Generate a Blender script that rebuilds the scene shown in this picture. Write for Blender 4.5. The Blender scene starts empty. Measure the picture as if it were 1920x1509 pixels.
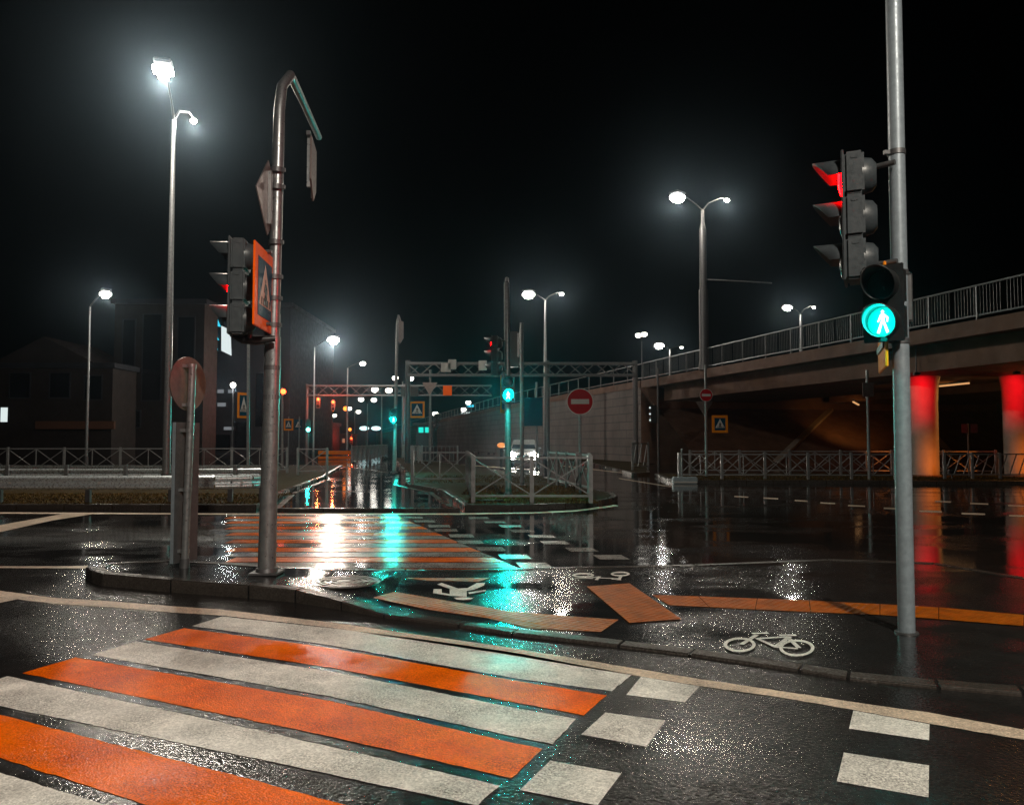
import bpy, bmesh, math, random
from mathutils import Vector, Matrix, Euler
random.seed(7)
R = math.radians
scene = bpy.context.scene
col = scene.collection

# ------------------------------------------------------------------ camera
FPX, CX, CY, HC = 1467.0, 960.0, 754.5, 1.5
PITCH = math.atan2(826 - CY, FPX)
cp, sp = math.cos(PITCH), math.sin(PITCH)
def ray(px, py):
    u = (px - CX) / FPX; v = (CY - py) / FPX
    return Vector((u, cp - v * sp, sp + v * cp))
def G(px, py, z=0.0):
    """point of the level z that is seen at a photo pixel"""
    d = ray(px, py); t = (z - HC) / d.z
    return Vector((d.x * t, d.y * t, z))
def A(px, py, Y):
    """point at distance Y seen at a photo pixel"""
    d = ray(px, py); t = Y / d.y
    return Vector((d.x * t, Y, HC + d.z * t))
cam_d = bpy.data.cameras.new('camera'); cam = bpy.data.objects.new('camera', cam_d); col.objects.link(cam)
cam.location = (0, 0, HC); cam.rotation_euler = (R(90) + PITCH, 0, 0)
cam_d.sensor_width = 36; cam_d.lens = FPX / 1920 * 36; cam_d.clip_end = 3000; cam_d.clip_start = 0.05
scene.camera = cam

# ------------------------------------------------------------------ materials
def nmat(name):
    m = bpy.data.materials.new(name); m.use_nodes = True
    nt = m.node_tree; b = nt.nodes['Principled BSDF']
    return m, nt, b
def N(nt, t, **kw):
    n = nt.nodes.new(t)
    for k, v in kw.items(): setattr(n, k, v)
    return n
def noise(nt, scale, detail=3, rough=.5, vec=None):
    n = N(nt, 'ShaderNodeTexNoise'); n.inputs['Scale'].default_value = scale
    n.inputs['Detail'].default_value = detail; n.inputs['Roughness'].default_value = rough
    if vec is not None: nt.links.new(vec, n.inputs['Vector'])
    return n.outputs['Fac']
def ramp(nt, fac, stops):
    r = N(nt, 'ShaderNodeValToRGB'); el = r.color_ramp.elements
    while len(el) < len(stops): el.new(.5)
    for e, (p, c) in zip(el, stops):
        e.position = p; e.color = (c if isinstance(c, (tuple, list)) else (c, c, c)) + ((1,) if isinstance(c, tuple) and len(c) == 3 else ()) if isinstance(c, tuple) else (c, c, c, 1)
    nt.links.new(fac, r.inputs[0]); return r.outputs[0]
def pos(nt, scale=(1, 1, 1), rot=(0, 0, 0)):
    g = N(nt, 'ShaderNodeNewGeometry'); mp = N(nt, 'ShaderNodeMapping')
    mp.inputs['Scale'].default_value = scale; mp.inputs['Rotation'].default_value = rot
    nt.links.new(g.outputs['Position'], mp.inputs['Vector']); return mp.outputs[0]
def math_n(nt, op, a, b):
    n = N(nt, 'ShaderNodeMath', operation=op)
    for i, x in enumerate((a, b)):
        if isinstance(x, (int, float)): n.inputs[i].default_value = x
        else: nt.links.new(x, n.inputs[i])
    return n.outputs[0]
def bump(nt, b, h, strength, dist):
    n = N(nt, 'ShaderNodeBump'); n.inputs['Distance'].default_value = dist
    if isinstance(strength, (int, float)): n.inputs['Strength'].default_value = strength
    else: nt.links.new(strength, n.inputs['Strength'])
    nt.links.new(h, n.inputs['Height']); nt.links.new(n.outputs[0], b.inputs['Normal'])

def simple(name, c, rough=.5, metal=0, var=.15, vscale=8, bmp=0, bscale=60):
    m, nt, b = nmat(name); v = pos(nt)
    f = noise(nt, vscale, 5, .6, v)
    lo = tuple(x * (1 - var) for x in c); hi = tuple(min(1, x * (1 + var)) for x in c)
    nt.links.new(ramp(nt, f, [(.3, lo), (.7, hi)]), b.inputs['Base Color'])
    nt.links.new(ramp(nt, noise(nt, vscale * 2.3, 3, .5, v), [(.3, max(.03, rough - .1)), (.7, min(1, rough + .1))]), b.inputs['Roughness'])
    b.inputs['Metallic'].default_value = metal
    if bmp: bump(nt, b, noise(nt, bscale, 3, .6, v), bmp, .01)
    return m
def emit(name, c, s, sample=False):
    m, nt, b = nmat(name)
    b.inputs['Base Color'].default_value = (.02, .02, .02, 1)
    b.inputs['Emission Color'].default_value = c + (1,); b.inputs['Emission Strength'].default_value = s
    m.cycles.emission_sampling = 'AUTO' if sample else 'NONE'
    return m

def wet(name, c, pud=(.46, .6), r_wet=.1, r_dry=.34, bs=.55, wear=None, grit=90, bmin=.06, spec=.5, pscale=.55, flood=None, grain=(.35, .8), ior=1.4):
    """rain-wet surface: smooth puddles over a gritty ground; c = its own colour"""
    m, nt, b = nmat(name); v = pos(nt); vs = pos(nt, (pscale * .8, pscale * 1.3, 1))
    pn = noise(nt, 1.0, 5, .55, vs)
    if flood:   # water stands deeper on the main carriageway beyond the island
        sx = N(nt, 'ShaderNodeSeparateXYZ'); nt.links.new(v, sx.inputs[0]); fr = N(nt, 'ShaderNodeMapRange', interpolation_type='SMOOTHSTEP')
        lin = math_n(nt, 'ADD', sx.outputs[1], math_n(nt, 'MULTIPLY', sx.outputs[0], .45))
        nt.links.new(lin, fr.inputs[0]); fr.inputs[1].default_value = 6.2; fr.inputs[2].default_value = 8.2; fr.inputs[3].default_value = 0; fr.inputs[4].default_value = flood
        pn = math_n(nt, 'ADD', pn, fr.outputs[0])
    p = ramp(nt, pn, [(pud[0], 0.0), (pud[1], 1.0)])
    n1 = noise(nt, 3.0, 6, .65, v)
    base = ramp(nt, n1, [(.3, tuple(x * .75 for x in c)), (.7, tuple(min(1, x * 1.2) for x in c))])
    if wear:
        mx = N(nt, 'ShaderNodeMix', data_type='RGBA')
        w = ramp(nt, noise(nt, 95, 5, .8, v), [(.44, 0.0), (.60, .9)])
        w2 = ramp(nt, noise(nt, 2.1, 5, .65, v), [(.40, 0.12), (.62, 1.0)])
        nt.links.new(math_n(nt, 'MULTIPLY', w, w2), mx.inputs['Factor']); nt.links.new(base, mx.inputs[6])
        mx.inputs[7].default_value = wear + (1,); base = mx.outputs[2]
    # single wet stones: each grain has its own tone and gloss
    gv = N(nt, 'ShaderNodeTexVoronoi', feature='F1'); gv.inputs['Scale'].default_value = grit * .8; nt.links.new(v, gv.inputs['Vector'])
    sc_ = N(nt, 'ShaderNodeSeparateColor'); nt.links.new(gv.outputs['Color'], sc_.inputs[0])
    gm = N(nt, 'ShaderNodeMix', data_type='RGBA', blend_type='MULTIPLY'); gm.inputs['Factor'].default_value = grain[0]
    nt.links.new(base, gm.inputs[6]); nt.links.new(ramp(nt, sc_.outputs[0], [(.0, .35), (1.0, 1.7)]), gm.inputs[7]); base = gm.outputs[2]
    gl = ramp(nt, sc_.outputs[1], [(.35, .05), (.95, 1.0)])
    gs = N(nt, 'ShaderNodeMapRange'); nt.links.new(p, gs.inputs[0]); gs.inputs[3].default_value = grain[1]; gs.inputs[4].default_value = 0
    mm = N(nt, 'ShaderNodeMix', data_type='FLOAT'); nt.links.new(gs.outputs[0], mm.inputs[0]); mm.inputs[2].default_value = .42; nt.links.new(gl, mm.inputs[3])
    nt.links.new(math_n(nt, 'MULTIPLY', mm.outputs[0], spec * 2.4), b.inputs['Specular IOR Level'])
    nt.links.new(base, b.inputs['Base Color'])
    rr = N(nt, 'ShaderNodeMapRange'); nt.links.new(p, rr.inputs[0])
    rr.inputs[3].default_value = r_dry; rr.inputs[4].default_value = r_wet
    nt.links.new(rr.outputs[0], b.inputs['Roughness'])
    b.inputs['IOR'].default_value = ior
    vo = N(nt, 'ShaderNodeTexVoronoi', feature='SMOOTH_F1'); vo.inputs['Scale'].default_value = grit
    nt.links.new(v, vo.inputs['Vector'])
    h = math_n(nt, 'ADD', vo.outputs['Distance'], math_n(nt, 'MULTIPLY', noise(nt, 40, 5, .7, v), .8))
    st = N(nt, 'ShaderNodeMapRange'); nt.links.new(p, st.inputs[0])
    st.inputs[3].default_value = bs; st.inputs[4].default_value = bmin
    bump(nt, b, h, st.outputs[0], .006)
    return m

M = {}
M['asphalt'] = wet('wet_asphalt', (.016, .015, .0147), pud=(.46, .72), r_wet=.05, r_dry=.19, bs=.5, bmin=.03, grit=62, flood=.22)
M['path'] = wet('wet_path_asphalt', (.015, .0145, .0145), pud=(.40, .62), r_wet=.05, r_dry=.17, grit=70, bs=.3, bmin=.03, pscale=.9)
M['flooded_path'] = wet('flooded_path_asphalt', (.014, .013, .014), pud=(.30, .5), r_wet=.05, r_dry=.14, grit=60, bs=.12, bmin=.02, pscale=.5)
M['white_paint'] = wet('white_road_paint', (.74, .71, .655), r_wet=.25, r_dry=.45, bs=.5, wear=(.06, .055, .05), spec=.3, grit=120, ior=1.22)
M['line_paint'] = wet('cream_road_paint', (.64, .50, .38), r_wet=.3, r_dry=.5, bs=.3, wear=(.1, .08, .07), spec=.35)
M['orange_paint'] = wet('orange_road_paint', (1.0, .15, .0003), r_wet=.13, r_dry=.24, bs=.5, wear=(.22, .02, .001), spec=.3, grit=120, grain=(.25, .3), ior=1.12)
M['worn_paint'] = wet('thin_white_paint', (.30, .29, .27), r_wet=.1, r_dry=.25, bs=.15, bmin=.03, wear=(.05, .05, .05))
M['worn_orange'] = wet('thin_orange_paint', (.85, .15, .001), r_wet=.16, r_dry=.3, bs=.25, wear=(.10, .03, .01), spec=.3, bmin=.03)
M['kerb'] = wet('wet_kerb_concrete', (.048, .04, .035), r_wet=.15, r_dry=.35, bs=.5, wear=(.05, .045, .04))
M['grass_soil'] = simple('dark_turf_soil', (.028, .018, .006), .8, 0, .4, 9, .6, 40)
M['grass'] = simple('autumn_grass', (.085, .05, .010), .6, 0, .4, 3)
for k_ in ('grass', 'grass_soil'): M[k_].node_tree.nodes['Principled BSDF'].inputs['Specular IOR Level'].default_value = .06
M['galv'] = simple('galvanised_steel', (.30, .315, .325), .36, .7, .18, 14, .05, 90)
M['rail_steel'] = simple('bright_guard_rail_steel', (.72, .80, .83), .3, .55, .15, 10)
M['fence_steel'] = simple('fence_steel', (.27, .28, .285), .4, .5, .2, 10)
M['galv_dark'] = simple('dull_steel', (.12, .12, .125), .45, .55, .2, 14)
M['grey_paint'] = simple('grey_painted_steel', (.25, .295, .33), .42, .2, .15, 20)
M['housing'] = simple('grey_signal_plastic', (.048, .057, .064), .42, 0, .15, 12, .06, 120)
M['black'] = simple('black_plastic', (.016, .017, .018), .38, 0, .2, 12)
M['sign_back'] = simple('sign_back_metal', (.20, .155, .145), .42, .6, .2, 9)  # reddish tint puts reflected red light into the galvanised backs
M['fluo'] = simple('fluorescent_orange_film', (.85, .27, .015), .35, 0, .06, 5)
M['fluo_red'] = simple('fluorescent_red_orange_film', (.95, .14, .004), .35, 0, .06, 5)
M['blue'] = simple('blue_sign_film', (.006, .055, .10), .35, 0, .06, 5)
M['white_film'] = simple('white_sign_film', (.6, .6, .58), .4, 0, .06, 5)
M['pink_film'] = simple('pinkish_white_film', (.62, .45, .38), .4, 0, .06, 5)  # white film shifted towards pink
M['red_film'] = simple('red_sign_film', (.42, .008, .012), .4, 0, .08, 5)
for k_ in ('fluo', 'fluo_red', 'blue', 'white_film', 'pink_film', 'red_film'): M[k_].node_tree.nodes['Principled BSDF'].inputs['Specular IOR Level'].default_value = .03
M['dim_red'] = simple('dark_red_film', (.10, .012, .012), .6, 0, .1, 5)  # red kept dark to offset the red floodlight on it
M['black_film'] = simple('black_sign_film', (.012, .012, .014), .4, 0, .1, 5)
M['concrete'] = simple('bridge_concrete', (.135, .075, .05), .7, 0, .3, 1.2, .3, 25)  # orange lamplight on the bridge is mixed into the concrete colour
M['col_concrete'] = simple('column_concrete', (.34, .29, .25), .6, 0, .15, 2, .2, 30)
M['rail_metal'] = simple('bridge_rail_metal', (.16, .18, .19), .4, .6, .15, 10)
M['facade'] = simple('dark_brown_facade', (.022, .014, .012), .7, 0, .25, .8)
M['facade2'] = simple('dark_grey_facade', (.02, .021, .028), .6, 0, .25, .8)
M['glass'] = simple('dark_window_glass', (.008, .009, .012), .12, 0, .1, 2)
M['car_paint'] = simple('white_car_paint', (.48, .49, .48), .22, .1, .05, 3)
M['tyre'] = simple('tyre_rubber', (.015, .015, .015), .7)
M['iron'] = wet('wet_cast_iron', (.10, .095, .09), r_wet=.12, r_dry=.3, bs=.2)
def tactile():
    m, nt, b = nmat('orange_tactile_tiles'); v = pos(nt)
    c = ramp(nt, noise(nt, 7, 5, .6, v), [(.3, (.22, .048, .001)), (.7, (.50, .115, .001))])
    nt.links.new(c, b.inputs['Base Color'])
    b.inputs['Roughness'].default_value = .32; b.inputs['IOR'].default_value = 1.2; b.inputs['Specular IOR Level'].default_value = .4
    w = N(nt, 'ShaderNodeTexWave', wave_type='BANDS', bands_direction='X'); w.inputs['Scale'].default_value = 5.0
    w.inputs['Distortion'].default_value = .5
    nt.links.new(pos(nt, (1, 1, 1), (0, 0, R(-52))), w.inputs['Vector'])
    w2 = N(nt, 'ShaderNodeTexWave', wave_type='BANDS', bands_direction='X'); w2.inputs['Scale'].default_value = 5.0; w2.inputs['Distortion'].default_value = .5
    nt.links.new(pos(nt, (1, 1, 1), (0, 0, R(38))), w2.inputs['Vector'])
    h = math_n(nt, 'ADD', math_n(nt, 'MULTIPLY', w.outputs['Fac'], w2.outputs['Fac']), math_n(nt, 'MULTIPLY', noise(nt, 60, 4, .6, v), .9))
    bump(nt, b, h, .9, .008); return m
M['tactile'] = tactile()
def brickwall():
    m, nt, b = nmat('retaining_wall_blocks')
    br = N(nt, 'ShaderNodeTexBrick'); tc = N(nt, 'ShaderNodeTexCoord'); mp = N(nt, 'ShaderNodeMapping')
    nt.links.new(tc.outputs['UV'], mp.inputs[0]); nt.links.new(mp.outputs[0], br.inputs['Vector'])
    br.inputs['Scale'].default_value = 1.0; br.inputs['Brick Width'].default_value = 2.4; br.inputs['Row Height'].default_value = .55
    br.inputs['Mortar Size'].default_value = .035
    br.inputs['Color1'].default_value = (.19, .165, .155, 1); br.inputs['Color2'].default_value = (.16, .138, .13, 1); br.inputs['Mortar'].default_value = (.09, .085, .085, 1)
    mx = N(nt, 'ShaderNodeMix', data_type='RGBA', blend_type='MULTIPLY'); mx.inputs['Factor'].default_value = 1
    nt.links.new(br.outputs['Color'], mx.inputs[6])
    nt.links.new(ramp(nt, noise(nt, .5, 6, .65, pos(nt)), [(.25, .55), (.75, 1.15)]), mx.inputs[7])
    nt.links.new(mx.outputs[2], b.inputs['Base Color']); b.inputs['Roughness'].default_value = .75
    bump(nt, b, br.outputs['Fac'], -.6, .03); return m
M['blocks'] = brickwall()
M['lamp_glass'] = emit('lamp_glass_lit', (1, .97, .90), 14)
M['lamp_glass_far'] = emit('far_lamp_glass_lit', (1, .94, .84), 5)
M['amber_glass'] = emit('amber_glass_lit', (1, .22, .03), 3.5)
M['red_lens'] = emit('red_lens_lit', (1, 0.0, .0003), 110, True)
M['red_far'] = emit('far_red_lens_lit', (1, .06, .012), 14)
M['dark_lens'] = simple('unlit_lens', (.02, .02, .022), .2)
M['teal_lens'] = emit('teal_lens_lit', (0.0, .62, .5), 1.3, True)
M['teal_man'] = emit('teal_figure_lit', (.55, 1, .95), 4)
M['teal_far'] = emit('far_teal_lens_lit', (0.15, 1, .85), 8)
M['cyan_sign'] = emit('cyan_sign_lit', (.04, .55, .75), 1.3)
M['white_sign'] = emit('white_sign_lit', (.75, .85, .85), 1.0)
M['warm_window'] = emit('warm_window_lit', (1, .36, .18), .35)
M['pale_window'] = emit('pale_window_lit', (.7, .74, .8), .22)
M['canopy_light'] = emit('canopy_panel_lit', (.7, 1, 1), 1.6)
M['headlight'] = emit('headlight_lit', (1, .93, .80), 90)
M['tube'] = emit('sodium_tube_lit', (1, .50, .20), .75)

# ------------------------------------------------------------------ mesh builder
class MB:
    def __init__(s): s.v = []; s.f = []; s.sm = []
    def add(s, vs, fs, smooth=False, mat=None):
        o = len(s.v)
        s.v += [tuple(mat @ Vector(p)) if mat else tuple(p) for p in vs]
        s.f += [tuple(i + o for i in f) for f in fs]; s.sm += [smooth] * len(fs); return s
    def box(s, c, d, rot=None, mat=None):
        x, y, z = (k / 2 for k in d); c = Vector(c)
        vs = [Vector(p) for p in ((-x,-y,-z),(x,-y,-z),(x,y,-z),(-x,y,-z),(-x,-y,z),(x,-y,z),(x,y,z),(-x,y,z))]
        if rot: e = Euler(rot).to_matrix(); vs = [e @ p for p in vs]
        return s.add([p + c for p in vs], [(0,3,2,1),(4,5,6,7),(0,1,5,4),(1,2,6,5),(2,3,7,6),(3,0,4,7)], False, mat)
    def bbox(s, c, d, bev=.01, rot=None, mat=None):
        """box with chamfered edges"""
        x, y, z = (k / 2 for k in d); b = min(bev, x * .9, y * .9, z * .9); c = Vector(c)
        bm = bmesh.new(); bmesh.ops.create_cube(bm, size=1)
        bmesh.ops.scale(bm, vec=d, verts=bm.verts)
        bmesh.ops.bevel(bm, geom=bm.edges[:], offset=b, segments=2, affect='EDGES')
        e = Euler(rot).to_matrix() if rot else Matrix.Identity(3)
        bm.verts.index_update()
        vs = [e @ v.co + c for v in bm.verts]; fs = [tuple(v.index for v in f.verts) for f in bm.faces]; bm.free()
        return s.add(vs, fs, False, mat)
    def bar(s, a, b, w, h=None):
        """square bar between two points"""
        h = h or w; a = Vector(a); b = Vector(b); d = b - a; L = d.length
        q = d.to_track_quat('Y', 'Z').to_matrix().to_4x4(); q.translation = (a + b) / 2
        return s.box((0, 0, 0), (w, L, h), None, q)
    def cyl(s, a, b, r0, r1=None, n=12, caps=True):
        r1 = r0 if r1 is None else r1; a = Vector(a); b = Vector(b)
        q = (b - a).to_track_quat('Z', 'Y').to_matrix()
        ra = [a + q @ Vector((math.cos(t) * r0, math.sin(t) * r0, 0)) for t in [2 * math.pi * i / n for i in range(n)]]
        rb = [b + q @ Vector((math.cos(t) * r1, math.sin(t) * r1, 0)) for t in [2 * math.pi * i / n for i in range(n)]]
        s.add(ra + rb, [(i, (i + 1) % n, n + (i + 1) % n, n + i) for i in range(n)], True)
        if caps: s.add(ra, [tuple(reversed(range(n)))]); s.add(rb, [tuple(range(n))])
        return s
    def tube(s, pts, rs, n=12):
        pts = [Vector(p) for p in pts]
        if isinstance(rs, (int, float)): rs = [rs] * len(pts)
        vs = []; prev = None
        for i, p in enumerate(pts):
            d = (pts[min(i + 1, len(pts) - 1)] - pts[max(i - 1, 0)]).normalized()
            if prev is None:
                u = d.cross(Vector((0.31, .94, .11))).normalized()
            else: u = (prev - d * prev.dot(d)).normalized()
            prev = u; w = d.cross(u)
            vs += [p + (u * math.cos(t) + w * math.sin(t)) * rs[i] for t in [2 * math.pi * k / n for k in range(n)]]
        fs = [(i * n + k, i * n + (k + 1) % n, (i + 1) * n + (k + 1) % n, (i + 1) * n + k) for i in range(len(pts) - 1) for k in range(n)]
        s.add(vs, fs, True); s.add(vs[:n], [tuple(reversed(range(n)))]); s.add(vs[-n:], [tuple(range(n))]); return s
    def prism(s, pts, a, b, mat=None):
        """polygon in local XZ extruded along Y from a to b (front at a)"""
        n = len(pts)
        f = [(x, a, z) for x, z in pts]; k = [(x, b, z) for x, z in pts]
        ar = sum(pts[i][0] * pts[(i + 1) % n][1] - pts[(i + 1) % n][0] * pts[i][1] for i in range(n))
        if ar < 0: f.reverse(); k.reverse()
        return s.add(f + k, [tuple(range(n)), tuple(reversed(range(n, 2 * n)))] + [(i, i + n, (i + 1) % n + n, (i + 1) % n) for i in range(n)], False, mat)
    def slab(s, pts, z0, z1):
        """polygon in XY extruded in Z (pts may carry their own top z)"""
        n = len(pts); pts = list(pts)
        ar = sum(pts[i][0] * pts[(i + 1) % n][1] - pts[(i + 1) % n][0] * pts[i][1] for i in range(n))
        if ar < 0: pts.reverse()
        t = [(p[0], p[1], z1) for p in pts]; k = [(p[0], p[1], z0) for p in pts]
        return s.add(t + k, [tuple(range(n))] + [(i, i + n, (i + 1) % n + n, (i + 1) % n) for i in range(n)])
    def ell(s, c, r, n=16, m=10, lo=-1, hi=1):
        c = Vector(c); vs = []; fs = []
        for j in range(m + 1):
            z = lo + (hi - lo) * j / m; z = max(-1, min(1, math.sin(z * math.pi / 2))); q = math.sqrt(max(0, 1 - z * z))
            vs += [c + Vector((r[0] * q * math.cos(2 * math.pi * i / n), r[1] * q * math.sin(2 * math.pi * i / n), r[2] * z)) for i in range(n)]
        fs = [(j * n + i, j * n + (i + 1) % n, (j + 1) * n + (i + 1) % n, (j + 1) * n + i) for j in range(m) for i in range(n)]
        return s.add(vs, fs, True)
    def build(s, name, mat, parent=None):
        me = bpy.data.meshes.new(name); me.from_pydata(s.v, [], s.f); me.polygons.foreach_set('use_smooth', s.sm)
        me.materials.append(mat); me.update()
        o = bpy.data.objects.new(name, me); col.objects.link(o)
        if parent: o.parent = parent
        return o

def thing(name, label, cat, loc=(0, 0, 0), rz=0, group=None):
    o = bpy.data.objects.new(name, None); col.objects.link(o); o.empty_display_size = .2
    o.location = loc; o.rotation_euler = (0, 0, rz); o['label'] = label; o['category'] = cat
    if group: o['group'] = group
    return o
def struct(o, label=None, kind='structure'):
    o['kind'] = kind
    if label: o['label'] = label
    return o
def lamp(name, loc, c, p, r=.2, parent=None):
    l = bpy.data.lights.new(name, 'POINT'); l.color = c; l.energy = p; l.shadow_soft_size = r
    o = bpy.data.objects.new(name, l); col.objects.link(o); o.location = loc
    if parent: o.parent = parent
    return o
def spot(name, loc, target, c, p, ang, r=.1, parent=None, blend=.4):
    l = bpy.data.lights.new(name, 'SPOT'); l.color = c; l.energy = p; l.shadow_soft_size = r; l.spot_size = R(ang); l.spot_blend = blend
    o = bpy.data.objects.new(name, l); col.objects.link(o); o.location = loc
    o.rotation_euler = (Vector(target) - Vector(loc)).to_track_quat('-Z', 'Y').to_euler()
    if parent: o.parent = parent
    return o
WARM = (1, .90, .76); COOL = (.92, .98, 1); TEAL = (0, 1, .80); RED = (1, .004, .012); SOD = (1, .42, .10)

# ------------------------------------------------------------------ road and markings
road = MB().add([(-320, -60, 0), (320, -60, 0), (320, 420, 0), (-320, 420, 0)], [(0, 1, 2, 3)]).build('road', M['asphalt']); struct(road)
def hz(px):
    """height of the traffic island along the picture's width"""
    ks = [(160, .12), (470, .12), (554, .11), (640, .07), (720, .028), (860, .02), (1300, .016), (1500, .016), (1590, .017), (1760, .018), (1920, .02), (2500, .03)]
    if px <= ks[0][0]: return ks[0][1]
    for (a, h), (b, k) in zip(ks, ks[1:]):
        if px <= b: return h + (k - h) * (px - a) / (b - a)
    return ks[-1][1]
def mark(name, pts, m, z=.0025, parent=None, island=False):
    ps = [G(x, y, hz(x) + z) if island else G(x, y, z) for x, y in pts]
    n = len(ps); ar = sum(ps[i].x * ps[(i + 1) % n].y - ps[(i + 1) % n].x * ps[i].y for i in range(n))
    if ar < 0: ps.reverse()
    return MB().add(ps, [tuple(range(n))]).build(name, m, parent or road)
def stripe(name, top, bot, m, z=.0025):
    def run(pp):
        out = []
        P3 = [G(x, y, z) for x, y in pp]
        for a, b in zip(P3, P3[1:]):
            n_ = max(1, int((b - a).length / .05))
            for i in range(n_): out.append(a + (b - a) * (i / n_) + Vector((random.uniform(-.004, .004), random.uniform(-.004, .004), 0)))
        return out + [P3[-1]]
    ps = run(top + bot[::-1] + [top[0]])[:-1]; n_ = len(ps)
    ar = sum(ps[i].x * ps[(i + 1) % n_].y - ps[(i + 1) % n_].x * ps[i].y for i in range(n_))
    if ar < 0: ps.reverse()
    return MB().add(ps, [tuple(range(n_))]).build(name, m, road)
stripe('white_stripe', [(417,1155),(620,1177),(800,1199),(960,1222),(1185,1264)], [(360,1173),(620,1209),(960,1270),(1147,1295)], M['white_paint'])
stripe('orange_stripe', [(345,1177),(620,1214),(960,1274),(1137,1303)], [(271,1198),(620,1251),(960,1315),(1095,1340)], M['orange_paint'])
stripe('white_stripe', [(255,1202),(620,1258),(960,1325),(1081,1347)], [(172,1227),(620,1305),(960,1379),(1035,1394)], M['white_paint'])
stripe('orange_stripe', [(142,1232),(620,1314),(960,1391),(1017,1403)], [(42,1261),(620,1380),(960,1458)], M['orange_paint'])
stripe('white_stripe', [(15,1267),(480,1367),(937,1472)], [(-102,1302),(0,1323),(480,1421),(895,1509)], M['white_paint'])
stripe('orange_stripe', [(-121,1307),(0,1339),(480,1463),(650,1509),(836,1557)], [(-245,1342),(0,1420),(280,1509),(724,1650)], M['orange_paint'])
stripe('white_stripe', [(-293,1356),(0,1447),(200,1509),(706,1666)], [(-430,1392),(-200,1500),(100,1650),(640,1850)], M['white_paint'])
lt = [(-300,1082),(0,1107),(100,1120),(210,1127),(325,1136),(415,1142),(620,1166),(955,1213),(1085,1235),(1310,1272),(1460,1294),(1610,1317),(1740,1335),(1920,1367),(2400,1460)]
lb = [(-300,1092),(0,1119),(100,1131),(210,1138),(325,1148),(415,1153),(620,1176),(955,1227),(1085,1249),(1310,1285),(1460,1306),(1600,1330),(1745,1356),(1920,1386),(2400,1486)]
stripe('edge_line', lt, lb, M['line_paint'])
mark('edge_line_spur', [(0,1119.5),(34,1122.5),(-60,1142),(-200,1140)], M['line_paint'])
for q in ([(1202,1268),(1312,1286),(1284,1316),(1174,1302)], [(1135,1335),(1247,1350),(1212,1399),(1090,1376)], [(1032,1425),(1165,1449),(1120,1509),(975,1480)],
          [(1600,1331),(1743,1357),(1742,1387),(1592,1365)], [(1582,1410),(1742,1434),(1741,1494),(1569,1464)],
          [(905,1530),(1060,1560),(1010,1640),(830,1600)], [(1548,1520),(1742,1550),(1740,1640),(1530,1600)]):
    mark('white_square', q, M['white_paint'])
# zebra over the main road: bars run across the picture
y = 9.05; k = 0
while y < 16.0:
    xr = -.495 - .37 * (y - 10.84); xl = -3.75 - .37 * (y - 10.5)
    mb = MB().add([(xl, y - .20, .004), (xr + .08, y - .20, .004), (xr - .08, y + .20, .004), (xl, y + .20, .004)], [(0, 1, 2, 3)])
    mb.build('orange_bar' if k % 2 == 0 else 'white_bar', M['worn_orange'] if k % 2 == 0 else M['worn_paint'], road)
    y += .45; k += 1
for (x, yy, w) in ((780,970,33),(802,977,34),(830,986,38),(843,994,38),(872,1004,42),(888,1016,46),(928,1029,48),(973,1043,52),(1010,1059,60)):
    c = G(x, yy, .004); MB().add([(c.x - .03 - .19, c.y - .2, .004), (c.x + .16, c.y - .2, .004), (c.x + .10, c.y + .2, .004), (c.x - .28, c.y + .2, .004)], [(0, 1, 2, 3)]).build('white_square', M['worn_paint'], road)
for (x, yy) in ((900,971),(929,978),(960,986),(981,995),(1018,1005),(1043,1017),(1093,1030),(1148,1044)):
    c = G(x, yy, .004); MB().add([(c.x - .18, c.y - .2, .004), (c.x + .20, c.y - .2, .004), (c.x + .14, c.y + .2, .004), (c.x - .24, c.y + .2, .004)], [(0, 1, 2, 3)]).build('white_square', M['worn_paint'], road)
stripe('stop_line', [(-200,959.5),(0,960),(505,962.5),(860,962),(1000,960),(1080,956),(1155,946)], [(-200,961.5),(0,962.5),(505,965),(860,964.5),(1000,962.5),(1082,958.5),(1160,948.5)], M['line_paint'])
mark('lane_arrow_line', [(-160,1012),(0,984),(120,962.8),(175,963.2),(100,975),(0,997),(-160,1028)], M['line_paint'])
stripe('near_edge_line', [(-200,1061),(0,1061),(130,1061),(165,1060)], [(-200,1064),(0,1064.5),(120,1065),(160,1065)], M['line_paint'])
for x, yy, w in ((1390,931,26),(1445,934,28),(1502,938.5,24),(1552,943,28),(1606,948,32),(1675,953,36),(1745,958.5,42),(1825,963,44),(1915,967,46),(1768,940,30),(1836,944,34),(1910,948,40)):
    h = (yy - 826) * .011
    mark('lane_dash', [(x - w / 2, yy - h - .6), (x + w / 2, yy - h + .8), (x + w / 2, yy + h + .8), (x - w / 2, yy + h - .6)], M['line_paint'])
for a, b in (((830, 868), (1000, 880)), ((1050, 872), (1180, 887)), ((1160, 896), (1260, 912))):
    mark('lane_line', [a, b, (b[0], b[1] + 1.5), (a[0], a[1] + 1.2)], M['line_paint'])

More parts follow.
